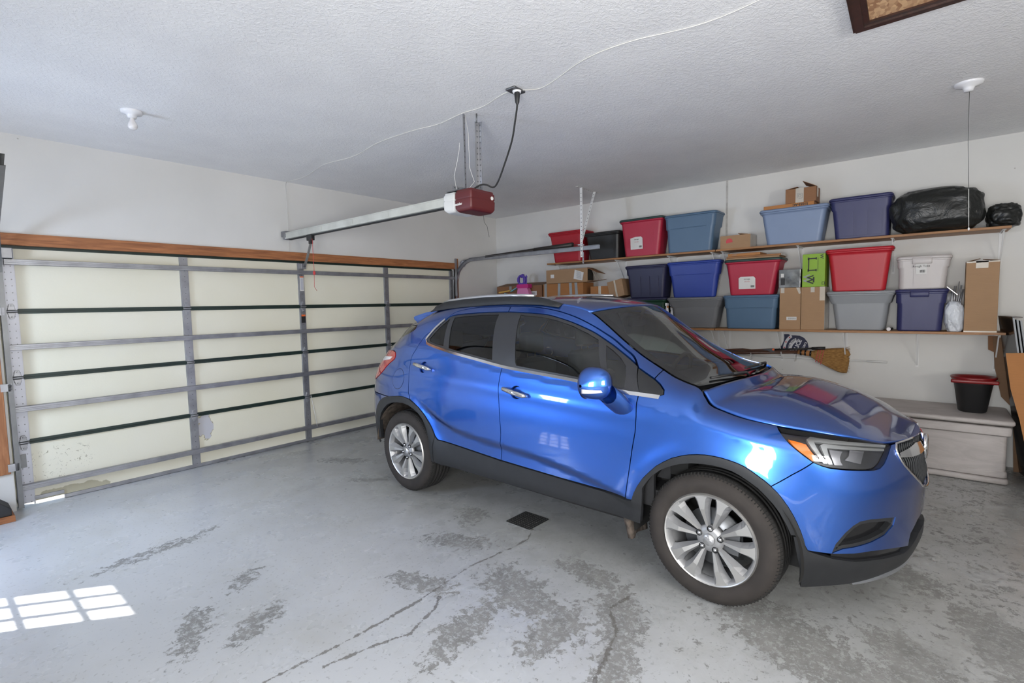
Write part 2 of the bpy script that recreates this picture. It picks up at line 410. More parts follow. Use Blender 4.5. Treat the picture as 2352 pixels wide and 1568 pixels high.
simple('white_galvanized', (.55, .56, .61), .45, .3, var=.06, vs=9)
simple('dark_steel', (.16, .165, .17), .4, .8, var=.15)
simple('green_seam', (.012, .028, .022), .45, var=.2)
simple('rubber_black', (.018, .018, .018), .75, var=.2)
simple('black_plastic', (.014, .014, .015), .45, var=.15)
simple('white_paint_metal', (.72, .72, .71), .5, var=.04)
simple('white_ceramic', (.75, .75, .77), .25, var=.02, coat=.3)
simple('frosted_bulb', (.72, .70, .70), .25, var=.02, coat=.4)
def insul_mat():
    t = NT('door_insulation'); p = t.geo(); n = t.noise(1.2, 3, vec=p)
    base = t.ramp(n, [(.3, (.76, .73, .58)), (.7, (.80, .775, .65))])
    sx = t.new('ShaderNodeSeparateXYZ'); t.link(p, sx.inputs[0]); X, Z = sx.outputs[0], sx.outputs[2]
    def blob(cx, cz, rx, rz, k):
        u = t.math('MULTIPLY', t.math('SUBTRACT', X, cx), 1 / rx); v = t.math('MULTIPLY', t.math('SUBTRACT', Z, cz), 1 / rz)
        d = t.math('SQRT', t.math('ADD', t.math('MULTIPLY', u, u), t.math('MULTIPLY', v, v)))
        return t.math('SUBTRACT', k, d, clamp=True)
    sc = t.ramp(t.noise(24, 4, .7, vec=p, dist=1.5), [(.60, (0, 0, 0)), (.63, (1, 1, 1))])
    sm = t.math('MULTIPLY', sc, t.ramp(blob(-5.6, .33, .2, .17, 1.3), [(.1, (0, 0, 0)), (.4, (1, 1, 1))]))
    wig = t.math('MULTIPLY', t.math('SUBTRACT', t.noise(13, 3, vec=p), .5), 1.7)
    b1 = blob(-4.49, .39, .085, .145, 1.0); e1 = t.math('MULTIPLY', t.math('ADD', b1, wig), t.math('GREATER_THAN', b1, .02)); hole = t.ramp(e1, [(.10, (0, 0, 0)), (.12, (1, 1, 1))]); rim = t.ramp(e1, [(.01, (0, 0, 0)), (.03, (1, 1, 1))])
    b2 = blob(-5.55, .045, .30, .07, 1.0); e2 = t.math('MULTIPLY', t.math('ADD', b2, t.math('MULTIPLY', wig, .5)), t.math('GREATER_THAN', b2, .02)); low = t.ramp(e2, [(.16, (0, 0, 0)), (.2, (1, 1, 1))])
    c = t.mix(t.math('MULTIPLY', sm, .85), base, (.30, .27, .18)); c = t.mix(t.math('MULTIPLY', low, .7), c, (.32, .29, .18))
    c = t.mix(rim, c, (.40, .36, .25)); c = t.mix(hole, c, (.52, .52, .55)); t.color(c)
    t.b.inputs['Roughness'].default_value = .62; t.bump(t.math('ADD', t.noise(90, 2, vec=p), t.math('MULTIPLY', t.math('ADD', hole, low), -3)), .12, .004)
insul_mat()

# ---------------- room shell ----------------
XL, YB, H = -7.2, -8.4, 2.99
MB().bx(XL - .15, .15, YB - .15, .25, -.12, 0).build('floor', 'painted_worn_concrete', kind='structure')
MB().bx(XL - .15, .15, YB - .15, .15, H, H + .12).build('ceiling', 'textured_ceiling_paint', kind='structure')
MB().bx(0, .15, YB - .15, .15, 0, H).build('wall_right', 'wall_paint', kind='structure')
DX0, DX1, DZ = -5.90, -.965, 2.135
m = MB(); m.bx(XL, DX0, 0, .15, 0, H); m.bx(DX1, 0, 0, .15, 0, H); m.bx(DX0, DX1, 0, .15, DZ + .06, H); m.build('wall_front', 'wall_paint', kind='structure')
m = MB()   # left wall with a doorway opening and a window opening
wy0, wy1, wz0, wz1 = -1.30, -.74, .80, 1.86
dy0, dy1, dz0, dz1 = -6.05, -4.95, .70, 2.0
for a in ((YB - .15, dy0, 0, H), (dy0, dy1, dz1, H), (dy0, dy1, 0, dz0), (dy1, wy0, 0, H), (wy0, wy1, 0, wz0), (wy0, wy1, wz1, H), (wy1, .15, 0, H)):
    m.bx(XL - .15, XL, *a)
m.build('wall_left', 'wall_paint', kind='structure')
bx0, bx1, bz0, bz1 = -6.7, -5.1, 1.15, 2.15
m = MB()
for a in ((XL, bx0, 0, H), (bx1, 0, 0, H), (bx0, bx1, 0, bz0), (bx0, bx1, bz1, H)):
    m.bx(a[0], a[1], YB - .15, YB, a[2], a[3])
m.build('wall_back', 'wall_paint', kind='structure')
m = MB()
for i in range(4):
    y = wy0 + .015 + (wy1 - wy0 - .03) * i / 3; m.bx(XL - .085, XL - .06, y - .012, y + .012, wz0, wz1)
for i in range(5):
    z = wz0 + .015 + (wz1 - wz0 - .03) * i / 4; m.bx(XL - .085, XL - .062, wy0, wy1, z - .010, z + .010)
m.build('window_1', 'white_paint_metal', kind='structure')
m = MB()
for i in range(4):
    x = bx0 + .03 + (bx1 - bx0 - .06) * i / 3; m.bx(x - .03, x + .03, YB - .10, YB - .04, bz0, bz1)
for z in (bz0 + .03, (bz0 + bz1) / 2, bz1 - .03): m.bx(bx0, bx1, YB - .10, YB - .04, z - .025, z + .025)
m.build('window_2', 'white_paint_metal', kind='structure')
m = MB(); m.bx(XL - .12, XL - .04, dy0, dy0 + .04, dz0, dz1); m.bx(XL - .12, XL - .04, dy1 - .04, dy1, dz0, dz1); m.bx(XL - .12, XL - .04, dy0, dy1, dz1 - .04, dz1); m.bx(XL - .12, XL - .04, dy0, dy1, dz0, dz0 + .04); m.bx(XL - .10, XL - .06, dy0, dy1, 1.33, 1.37)
m.build('window_3', 'white_paint_metal', kind='structure')
# drywall seam on the shelf wall
simple('seam_tape', (.47, .455, .43), .7, var=.15, vs=20)
MB().bx(-.004, 0, -3.69, -3.668, 2.20, H - .003).build('trim_2', 'seam_tape', kind='structure')
# garage door surround
MB().bx(DX0 - .07, DX1 - .0, -.018, .03, 2.122, 2.215).build('trim_3', 'rough_lumber', bevel=.003, kind='structure')
MB().bx(DX0 - .10, DX0 - .015, -.018, .0, .31, 2.122).build('trim_4', 'jamb_lumber', bevel=.003, kind='structure')
MB().bx(DX1 + .0, DX1 + .055, -.018, .03, .0, 2.285).build('trim_5', 'jamb_lumber', bevel=.003, kind='structure')
m = MB(); m.bx(DX0 - .02, DX0 + .045, .115, .15, 0, DZ + .06); m.bx(DX1 - .045, DX1 + .02, .115, .15, 0, DZ + .06); m.bx(DX0, DX1, .115, .15, DZ - .03, DZ + .06); m.build('trim_6', 'white_paint_metal', kind='structure')
MB().bx(-30, 14, .25, 30, -.16, -.02).build('ground_outside', 'outside_ground', kind='structure')
MB().bx(-30, XL - .15, -30, .25, -.16, -.02).build('ground_side', 'outside_ground', kind='structure')

# ---------------- sectional garage door ----------------
S_ = .533
gd = thing('garage_door', 'wide closed sectional garage door with cream insulated panels and grey steel ribs', 'garage door', ((DX0 + DX1) / 2, .06, 0))
for k in range(4):
    z0, z1 = k * S_ + (.03 if k == 0 else 0), (k + 1) * S_
    p = MB().bx(DX0 + .012, DX1 - .008, .06, .10, z0 + .002, z1 - .001).build('door_panel', 'door_insulation', gd)
for k in (1, 2, 3, 4):
    m = MB(); z = k * S_ if k < 4 else 2.120
    m.bx(DX0 + .05, DX1 - .02, .046, .062, z + .004, z + .018); m.bx(DX0 + .05, DX1 - .02, .046, .062, z - .018, z - .004); m.bx(DX0 + .05, DX1 - .02, .054, .062, z - .02, z + .02)
    m.build('panel_seam', 'green_seam', gd)
ST = [-5.823, -4.585, -3.389, -2.197, -1.005]; SW = [.072, .062, .062, .062, .055]
for i, (x, w) in enumerate(zip(ST, SW)):
    for k in range(4):
        m = MB(); z0, z1 = k * S_ + .012, (k + 1) * S_ - .012 - (.02 if k == 3 else 0)
        m.bx(x - w / 2, x + w / 2, .040, .058, z0 + (.02 if k == 0 else 0), z1)
        m.bx(x - w / 2 - .006, x - w / 2 + .002, .050, .06, z0, z1); m.bx(x + w / 2 - .002, x + w / 2 + .006, .050, .06, z0, z1)
        nd = 9
        for q in range(nd):
            zz = z0 + (z1 - z0) * (q + .5) / nd + random.uniform(-.006, .006)
            for dx in ((-.018, .018) if i in (0,) else (0,)):
                m.cyl((x + dx, .0405, zz), (x + dx, .0385, zz), .0042, n=8, mi=1)
        m.build('stile', ['white_galvanized' if i == 0 else 'galvanized_steel', 'dark_steel'], gd)
    for k in (1, 2, 3):
        z = k * S_; m = MB()
        for sg in (1, -1):
            m.prism([(x - .024, z + sg * .012), (x + .024, z + sg * .012), (x + .012, z + sg * .06), (x - .012, z + sg * .06)], 'y', .024, .040)
        m.cyl((x - .034, .026, z), (x + .034, .026, z), .008, n=10)
        m.cyl((x, .024, z + .045), (x, .014, z + .045), .007, n=6); m.cyl((x, .024, z - .045), (x, .014, z - .045), .007, n=6)
        m.build('hinge', 'galvanized_steel', gd, bevel=.002)
for z, x0, x1 in ((1.990, -5.845, -.99), (1.312, -5.862, -.97), (.812, -5.86, -.97), (.172, -5.86, -.97)):
    m = MB(); y0, y1 = -.006, .040
    m.bx(x0, x1, y0, y0 + .004, z - .022, z + .022); m.bx(x0, x1, y0, y1, z + .018, z + .022); m.bx(x0, x1, y0, y1, z - .022, z - .018)
    m.bx(x0, x1, y0 - .008, y0, z - .006, z + .006)
    m.build('strut', 'galvanized_steel', gd, bevel=.002)
m = MB(); m.bx(-5.60, DX1 - .008, .045, .105, .004, .034); m.bx(DX0 + .012, -5.60, .045, .105, .046, .075); m.build('bottom_rail', 'galvanized_steel', gd)
m = MB(); m.cyl((-5.58, .075, .012), (DX1 - .01, .075, .012), .016, n=12); m.build('bottom_seal', 'rubber_black', gd)
MB().bx(DX0 + .02, DX0 + .11, -.02, .045, 2.015, 2.10).build('top_roller_bracket', 'galvanized_steel', gd, bevel=.006)
m = MB(); m.bx(DX0 + .03, DX0 + .085, .032, .0395, .33, .44); o = m.build('warning_sticker', 'dark_steel', gd); o['label'] = 'dark warning sticker'
simple('sticker_white', (.7, .69, .66), .5, var=.05); simple('sticker_orange', (.75, .14, .03), .5)
m = MB(); m.bx(-3.412, -3.366, .036, .0395, 1.78, 1.95); m.bx(-3.41, -3.368, .034, .036, 1.935, 1.948, 1); m.bx(-3.404, -3.374, .034, .036, 1.79, 1.925, 2)
m.build('warning_sticker', ['sticker_white', 'sticker_orange', 'white_galvanized'], gd)
m = MB(); m.bx(-3.412, -3.366, .036, .0395, 1.41, 1.50); m.bx(-3.412, -3.366, .034, .036, 1.485, 1.505, 1); m.build('spring_warning_sticker', ['black_plastic', 'sticker_orange'], gd)
MB().bx(-3.36 - .05, -3.36 + .01, -.01, .04, 2.03, 2.09).build('arm_bracket', 'galvanized_steel', gd, bevel=.003)
m = MB(); m.tube([(-3.35, .03, .55), (-3.33, .0, .35), (-3.31, -.012, .17)], .003, 6); m.build('pull_rope', 'sticker_white', gd)

# tracks, springs and hangers
def arc_track(x, right):
    t = thing('door_track', 'curved steel door track running from the right jamb to the ceiling hanger' if right else 'upright grey steel door track beside the left jamb', 'door track', (x, -.03, 0), group=None)
    def path(off):
        pts = [(x, -.045 - off * 0, .0)]
        pts = [(x, -.03 + off, z) for z in np.linspace(.02, 1.86, 12)]
        R = .36
        for a in np.linspace(0, math.pi / 2, 14)[1:]:
            pts.append((x, -.03 - R + (R + off) * math.cos(a), 1.86 + (R + off) * math.sin(a)))
        for y in np.linspace(-.5, -2.5, 10): pts.append((x, y, 1.86 + R + off))
        return pts
    m = MB(); a, b = path(0), path(.048)
    if not right:
        a = [(p[0] - .078 * max(0, -p[1] - .05), p[1], p[2]) for p in a]; b = [(p[0] - .078 * max(0, -p[1] - .05), p[1], p[2]) for p in b]
    sx = 1 if right else -1
    for w0, w1, A, B_ in ((0, .003, a, b),):
        for q0, q1 in zip(range(len(A) - 1), range(1, len(A))):
            P = [A[q0], A[q1], B_[q1], B_[q0]]
            vs = [(p[0] + sx * w, p[1], p[2]) for w in (.0, .004) for p in P]
            m.add(vs, [(0, 1, 2, 3), (7, 6, 5, 4), (0, 4, 5, 1), (1, 5, 6, 2), (2, 6, 7, 3), (3, 7, 4, 0)])
            for E, in ((A,), (B_,)):
                P = [E[q0], E[q1]]
                vs = [(p[0] + d, p[1] + e, p[2] + e * (1 if p[1] < -.3 else 0)) for p in P for d, e in ((0, 0), (-sx * .028, 0), (-sx * .028, .003), (0, .003))]
                m.add(vs, [(0, 1, 5, 4), (1, 2, 6, 5), (2, 3, 7, 6), (3, 0, 4, 7)])
    m.build('rail', 'galvanized_steel' if right else 'dark_steel', t)
    for z in (.36, 1.0, 1.6): MB().bx(x - .02 if right else x - .045, x + .045 if right else x + .02, -.03, -.018, z - .03, z + .03).build('wall_clip', 'galvanized_steel', t)
    if right:
        m = MB(); m.bx(x - .03, x - .022, -.06, -.018, 1.72, 2.28); m.build('flag_bracket', 'galvanized_steel', t)
        m = MB()
        m.lathe([(.012, -.012), (.05, -.012), (.044, 0), (.05, .012), (.012, .012)], (x + .03, -.14, 2.20), 'x', 24); m.cyl((x - .01, -.14, 2.2), (x + .06, -.14, 2.2), .01, n=10)
        m.build('pulley', 'white_galvanized', t)
        m = MB(); m.tube([(x + .03, -.14, 2.25), (x + .03, -.7, 2.28), (x + .03, -1.1, 2.29)], .0025, 6); m.tube([(x + .03, -.10, 2.20), (x + .02, -.03, 1.9), (x + .03, -.02, .05)], .0025, 6); m.build('lift_cable', 'dark_steel', t)
    return t
TX = -.955
tr = arc_track(TX, True); tl = arc_track(-5.885, False)
simple('spring_steel', (.05, .045, .042), .5, .6, var=.2)
sp = thing('extension_spring', 'long dark coil spring stretched above the horizontal door track', 'spring', (TX + .02, -1.1, 2.28))
m = MB(); n = 210; pts = []
for i in range(n * 6):
    f = i / (n * 6); a = i * math.pi / 3; y = -.62 - 1.49 * f
    pts.append((TX + .02 + .023 * math.cos(a), y, 2.262 + .045 * f + .023 * math.sin(a)))
m.tube(pts, .0038, 5); m.build('coil', 'spring_steel', sp)
m = MB(); m.cyl((TX + .02, -1.50, 2.29), (TX + .02, -2.10, 2.307), .029, n=16); m.build('spring_sleeve', 'spring_steel', sp)
m = MB(); m.tube([(TX + .02, -2.10, 2.30), (TX + .02, -2.24, 2.30)], .004, 6); m.build('hook', 'dark_steel', sp)
def perf(p0, p1, wdir, w, mat_main, name, parent, holes=True, t=.003, holemat='dark_steel', pitch=.05):
    m = MB(); p0, p1, wd = Vector(p0), Vector(p1), Vector(wdir).normalized(); d = (p1 - p0); L = d.length; d.normalize(); nn = d.cross(wd)
    rot = Matrix((d, wd, nn)).transposed(); m.box((p0 + p1) / 2, (L, w, t), rot)
    if holes:
        for i in range(int(L / pitch)):
            c = p0 + d * (pitch * (i + .5))
            for s in (-1, 1): m.box(c + nn * (t / 2 + .0006) * s, (.010, .010, .0008), rot, 1)
    return m.build(name, [mat_main, holemat], parent)
hg = thing('track_hanger', 'white perforated angle hanger holding the right track from the ceiling', 'hanger', (TX, -2.24, 2.10))
perf((TX + .02, -2.225, 2.17), (TX + .02, -2.225, 2.985), (1, 0, 0), .034, 'white_paint_metal', 'upright', hg)
perf((TX, -2.245, 2.14), (TX, -2.245, 2.985), (0, 1, 0), .034, 'white_paint_metal', 'upright', hg)
perf((TX + .01, -2.26, 2.06), (TX + .01, -2.26, 2.20), (1, 0, 0), .03, 'white_galvanized', 'track_tab', hg)
perf((TX + .02, -2.235, 2.34), (TX + .33, -2.24, 2.985), (0, 1, 0), .034, 'white_paint_metal', 'brace', hg)
perf((TX - .09, -2.24, 2.983), (TX + .42, -2.24, 2.983), (0, 1, 0), .036, 'white_paint_metal', 'ceiling_strap', hg)
MB().bx(TX - .015, TX + .035, -2.26, -2.2, 2.285, 2.30).build('spring_tab', 'white_galvanized', hg)

# ---------------- opener ----------------
simple('maroon_plastic', srgb(88, 31, 32), .42, var=.06, bump=(200, .1, .002)); simple('opener_white', (.62, .62, .60), .4, var=.05); simple('rail_white', (.50, .50, .45), .5, var=.12)
op = thing('garage_door_opener', 'maroon and white garage door opener hung below the ceiling', 'door opener', (-3.58, -2.85, 2.26))
def rshape(x0, x1, y0, y1, z0, z1, mat, name, par, tap=.02):
    m = MB()
    R = [(z0, tap * 1.1), (z0 + .010, tap * .6), (z0 + .028, tap * .1), (z0 + .085, 0), (z0 + .089, .005), (z0 + .095, .005), (z0 + .099, .001), (z1 - .020, .002), (z1 - .017, .007), (z1 - .003, .009), (z1, .013)]
    rings = []
    for z, i in R:
        r = .018; out = []
        for cx, cy, a0 in ((x1 - i - r, y1 - i - r, 0), (x0 + i + r, y1 - i - r, 90), (x0 + i + r, y0 + i + r, 180), (x1 - i - r, y0 + i + r, 270)):
            for k in range(5):
                a = math.radians(a0 + 22.5 * k); out.append((cx + r * math.cos(a), cy + r * math.sin(a), z))
        rings.append(out)
    n = 20; vs = [p for q in rings for p in q]
    m.add(vs, [(i * n + k, i * n + (k + 1) % n, (i + 1) * n + (k + 1) % n, (i + 1) * n + k) for i in range(len(R) - 1) for k in range(n)], 0, True)
    m.f += [list(range(n))[::-1], [(len(R) - 1) * n + k for k in range(n)]]; m.m += [0, 0]; m.sm += [False, False]
    return m.build(name, mat, par, wn=True)
mc = rshape(-3.70, -3.43, -3.025, -2.85, 2.265, 2.425, 'maroon_plastic', 'motor_cover', op)
rshape(-3.695, -3.44, -2.85, -2.72, 2.27, 2.42, 'opener_white', 'light_lens', op, .03)
MB().bx(-3.69, -3.45, -2.95, -2.76, 2.425, 2.431).build('top_plate', 'dark_steel', op)
textmesh('exceler', .026, 'sticker_white', mc, face_frame((-3.7008, -2.895, 2.320), (0, -1, 0), (0, 0, 1)), bold=.001)
m = MB(); m.cyl((-3.475, -3.0255, 2.375), (-3.475, -3.030, 2.375), .014, n=16); m.build('lens_dot', 'sticker_white', mc)
m = MB(); m.bx(-3.62, -3.56, -2.73, -.10, 2.375, 2.38); m.bx(-3.62, -3.615, -2.73, -.10, 2.345, 2.41); m.bx(-3.565, -3.56, -2.73, -.10, 2.345, 2.41); m.bx(-3.625, -3.605, -2.73, -.10, 2.405, 2.412)
for y in (-.8, -1.35, -1.9): m.bx(-3.6225, -3.62, y - .05, y + .05, 2.36, 2.40)
rl = m.build('rail', 'rail_white', op)
MB().bx(-3.60, -3.58, -2.73, -.14, 2.33, 2.342).build('drive_belt', 'rubber_black', op)
m = MB(); m.bx(-3.63, -3.55, -.105, -.02, 2.37, 2.43); m.cyl((-3.63, -.08, 2.355), (-3.55, -.08, 2.355), .018, n=12); m.build('header_bracket', 'galvanized_steel', op)
m = MB(); m.bx(-3.61, -3.57, -.62, -.52, 2.285, 2.345); m.bx(-3.605, -3.575, -.59, -.55, 2.25, 2.29); tro = m.build('trolley', 'black_plastic', op, bevel=.004)
m = MB(); m.beam((-3.59, -.57, 2.26), (-3.46, -.25, 2.145), .022, .022); m.beam((-3.48, -.30, 2.165), (-3.375, -.02, 2.055), .026, .012); m.build('door_arm', 'galvanized_steel', op, bevel=.003)
m = MB(); m.tube([(-3.60, -.62, 2.30), (-3.603, -.63, 2.15), (-3.60, -.63, 1.96)], .0022, 6); m.tube([(-3.60, -.63, 1.93), (-3.60, -.62, 1.80), (-3.575, -.62, 1.76)], .0022, 6)
simple('red_cord', (.55, .05, .05), .6); m.build('release_cord', 'red_cord', op)
m = MB(); m.lathe([(.001, -.02), (.012, -.018), (.013, .008), (.008, .018), (.001, .02)], (-3.60, -.63, 1.945), 'z', 12); m.build('release_knob', 'red_cord', op)
perf((-3.600, -2.875, 2.42), (-3.625, -2.90, 2.985), (1, .3, 0), .032, 'galvanized_steel', 'hanger_strap', op, pitch=.04)
perf((-3.475, -2.885, 2.42), (-3.555, -2.965, 2.93), (1, -.2, 0), .034, 'galvanized_steel', 'hanger_strap', op, pitch=.04)
perf((-3.475 + .016, -2.90, 2.42), (-3.555 + .02, -2.98, 2.93), (0, 1, 0), .03, 'galvanized_steel', 'hanger_strap', op, pitch=.04)
m = MB(); m.cyl((-3.562, -2.97, 2.92), (-3.567, -2.975, 2.985), .005, n=8); m.build('bolt', 'dark_steel', op)
perf((-3.72, -2.86, 2.445), (-3.50, -2.86, 2.445), (0, 0, 1), .03, 'galvanized_steel', 'cross_strap', op, pitch=.04)
m = MB(); m.tube([tuple(q) for q in crom([(-3.696, -3.467, 2.945), (-3.695, -3.465, 2.88), (-3.675, -3.43, 2.80), (-3.63, -3.36, 2.69), (-3.59, -3.25, 2.55), (-3.565, -3.17, 2.46), (-3.55, -3.11, 2.432), (-3.57, -3.06, 2.455), (-3.58, -3.01, 2.46), (-3.60, -2.95, 2.434)], 6)], .0062, 8)
m.build('power_cord', 'rubber_black', op)
m = MB(); m.lathe([(.016, 2.975), (.019, 2.95), (.014, 2.90), (.007, 2.885)], (-3.696, -3.467, 0), 'z', 14); m.build('plug', 'black_plastic', op)
m = MB(); m.tube([(-3.70, -2.88, 2.43), (-3.73, -2.89, 2.52), (-3.75, -2.95, 2.62), (-3.77, -2.99, 2.68), (-3.76, -2.985, 2.73)], .0016, 5)
m.tube([(-3.61, -2.90, 2.98), (-3.58, -2.90, 2.85), (-3.60, -2.92, 2.75), (-3.585, -2.91, 2.6), (-3.56, -2.93, 2.5), (-3.62, -2.93, 2.44)], .0016, 5)
m.build('low_voltage_wire', 'sticker_white', op)
m = MB(); m.tube([(-3.47, -2.93, 2.265), (-3.46, -2.93, 2.21), (-3.44, -2.94, 2.18), (-3.42, -2.94, 2.10)], .0015, 5); m.build('antenna_wire', 'rubber_black', op)
# outlet and stapled wire on the ceiling
ot = thing('ceiling_outlet', 'white receptacle in the ceiling that feeds the door opener', 'outlet', (-3.67, -3.44, 2.99))
m = MB(); m.rbox(-3.745, -3.625, -3.485, -3.405, 2.976, 2.99, .008); m.build('cover_plate', 'dark_steel', ot)
m = MB(); m.lathe([(.001, 2.962), (.026, 2.962), (.03, 2.975)], (-3.69, -3.46, 0), 'z', 20); m.build('socket', 'white_ceramic', ot)
m = MB()
pts = [(-3.539, -.006, 2.15), (-3.54, -.006, 2.7), (-3.545, -.008, 2.94), (-3.545, -.03, 2.983), (-3.52, -.4, 2.986), (-3.62, -.95, 2.986), (-3.58, -1.4, 2.986), (-3.66, -1.9, 2.986), (-3.65, -2.35, 2.986), (-3.61, -2.6, 2.986), (-3.64, -2.9, 2.986), (-3.63, -3.1, 2.986), (-3.7, -3.4, 2.986), (-3.6, -3.6, 2.986), (-3.74, -4.0, 2.986), (-3.75, -4.3, 2.986), (-3.66, -4.75, 2.986), (-3.8, -5.4, 2.986)]
m.tube([tuple(p) for p in pts[:4]] + [tuple(p) for p in crom(pts[3:], 8)], .0028, 5); o = m.build('stapled_wire', 'sticker_white', None, loc=(-3.6, -2.0, 2.98)); tag(o, 'thin pale wire stapled along the ceiling and down the door wall', 'wire')
# bulbs
lb = thing('bulb_holder', 'white ceiling lampholder with a bare bulb, left of the picture', 'ceiling light', (-5.245, -1.215, 2.99))
m = MB(); m.lathe([(.001, 2.942), (.026, 2.942), (.03, 2.955), (.034, 2.965), (.062, 2.972), (.066, 2.982), (.066, 2.99)], (-5.245, -1.215, 0), 'z', 32); m.build('base', 'white_ceramic', lb)
m = MB(); m.lathe([(.0005, 2.862), (.014, 2.864), (.025, 2.872), (.030, 2.886), (.028, 2.90), (.019, 2.918), (.014, 2.93), (.0135, 2.944)], (-5.245, -1.215, 0), 'z', 28); m.build('bulb', 'frosted_bulb', lb)
lr = thing('bulb_holder', 'empty white ceiling lampholder with a long pull string, top right', 'ceiling light', (-1.71, -5.75, 2.99))
m = MB(); m.lathe([(.001, 2.935), (.024, 2.935), (.028, 2.95), (.034, 2.962), (.07, 2.972), (.078, 2.982), (.078, 2.99)], (-1.71, -5.75, 0), 'z', 32); m.build('base', 'white_ceramic', lr)
m = MB(); m.tube([(-1.70, -5.755, 2.94), (-1.69, -5.76, 2.6), (-1.66, -5.775, 2.3)], .0016, 6); m.build('pull_string', 'dark_steel', lr)
m = MB(); m.tube([(-1.66, -5.775, 2.3), (-1.63, -5.785, 2.04)], .002, 6); m.lathe([(.001, 2.02), (.006, 2.025), (.006, 2.035), (.001, 2.042)], (-1.63, -5.785, 0), 'z', 10); m.build('pull_cord', 'sticker_white', lr)
# attic hatch
t = NT('strand_board'); v = t.new('ShaderNodeTexVoronoi'); v.inputs['Scale'].default_value = 28; v.inputs['Randomness'].default_value = 1; t.link(t.map((1, 2.2, 1), t.geo()), v.inputs['Vector'])
t.color(t.mix(t.noise(8, 3, vec=t.geo()), (.32, .17, .085), (.56, .35, .19))); hv = t.new('ShaderNodeSeparateColor'); t.link(v.outputs['Color'], hv.inputs[0]); t.link(t.mix(hv.outputs[0], (.30, .15, .075), (.62, .40, .22)), t.b.inputs['Base Color']); t.b.inputs['Roughness'].default_value = .7
ah = thing('attic_hatch', 'dark wood framed attic hatch with a strand board panel, top edge', 'attic hatch', (-3.9, -5.75, 2.97))
cx, cy = -3.064, -5.245; ux = Vector((-1, -.03, 0)).normalized(); uy = Vector((-.03, -1, 0)).normalized(); uy = Vector((-.02, -1, 0)).normalized()
for nm, i0, i1, z0, z1, mt in (('frame', 0, .075, 2.965, 2.99, 'dark_frame_wood'), ('frame', .012, .05, 2.955, 2.966, 'dark_frame_wood')):
    m = MB()
    def Pt(a, b): v = Vector((cx, cy, 0)) + ux * a + uy * b; return (v.x, v.y)
    Wd, Ln = 1.6, .95
    for q in (((i0, i0), (Wd - i0, i0), (Wd - i1, i1), (i1, i1)), ((i0, Ln - i0), (Wd - i0, Ln - i0), (Wd - i1, Ln - i1), (i1, Ln - i1)), ((i0, i0), (i1, i1), (i1, Ln - i1), (i0, Ln - i0)), ((Wd - i0, i0), (Wd - i1, i1), (Wd - i1, Ln - i1), (Wd - i0, Ln - i0))):
        m.prism([Pt(*k) for k in q], 'z', z0, z1)
    m.build(nm, mt, ah)
m = MB(); m.prism([Pt(.06, .06), Pt(1.54, .06), Pt(1.54, .89), Pt(.06, .89)], 'z', 2.975, 2.99); m.build('panel', 'strand_board', ah)
# floor drain
dr = thing('floor_drain', 'square black grid drain set in the concrete floor', 'drain', (-3.565, -3.385, 0), math.radians(-2))
m = MB(); n = 10; a = .108
for i in range(n + 1):
    q = -a + 2 * a * i / n; m.box((q, 0, .002), (.0085, 2 * a, .004)); m.box((0, q, .0022), (2 * a, .0085, .004))
m.build('grate', 'rubber_black', dr); simple('drain_pit', (.16, .155, .14), .8, var=.4, vs=30)
MB().box((0, 0, .0006), (2 * a, 2 * a, .001)).build('pit', 'drain_pit', dr)
# ---------------- car ----------------
def paint_mat():
    t = NT('blue_metallic_paint')
    lw = t.new('ShaderNodeLayerWeight'); lw.inputs['Blend'].default_value = .35   # metallic flake flop
    t.color(t.ramp(lw.outputs['Facing'], [(.15, (.036, .155, .62)), (.75, (.007, .026, .17))])); b = t.b.inputs
    b['Metallic'].default_value = .88; b['Roughness'].default_value = .33; b['Coat Weight'].default_value = 1; b['Coat Roughness'].default_value = .045; b['Coat IOR'].default_value = 1.6
    n = t.noise(900, 2); t.bump(n, .03, .001)
paint_mat()
simple('dark_cladding', (.016, .017, .019), .55, var=.12, bump=(120, .15, .002), vs=14)
simple('pillar_trim', (.026, .027, .031), .30, var=.03, coat=.2)
simple('chrome', (.78, .78, .80), .08, 1, var=.02)
simple('satin_silver', (.62, .62, .63), .28, .9, var=.03)
simple('skid_silver', (.33, .34, .36), .4, .6, var=.05)
simple('gloss_black', (.010, .010, .011), .15, var=.05)
simple('wheel_machined', (.63, .62, .60), .30, .85, var=.03)
simple('wheel_painted', (.36, .36, .365), .42, .6, var=.05)
simple('tyre_rubber', (.026, .021, .018), .8, var=.25, vs=10, bump=(70, .2, .002))
simple('tread_rubber', (.018, .017, .016), .85, var=.2, bump=(60, .4, .003))
simple('muddy_liner', (.085, .066, .052), .9, var=.5, vs=22, bump=(50, .6, .01))
simple('dark_liner', (.010, .0095, .009), .9, var=.3)
simple('underbody', (.008, .008, .008), .8, var=.3)
simple('lamp_housing', (.055, .056, .06), .35, .2, var=.1)
simple('amber_lens', (.85, .20, .015), .2, var=.1, coat=.8)
simple('reflector', (.42, .42, .45), .25, .8, var=.03)
simple('light_guide', (.42, .43, .43), .18, .3, var=.02, coat=.5)
simple('red_lens', (.42, .008, .012), .12, var=.1, coat=1)
simple('clear_lens_white', (.75, .72, .72), .15, var=.03, coat=1)
simple('seat_fabric', (.055, .056, .058), .85, var=.1)
simple('headliner', (.36, .36, .35), .9, var=.04)
simple('cabin_plastic', (.03, .03, .032), .6, var=.1)
simple('belt_web', (.11, .12, .11), .7)
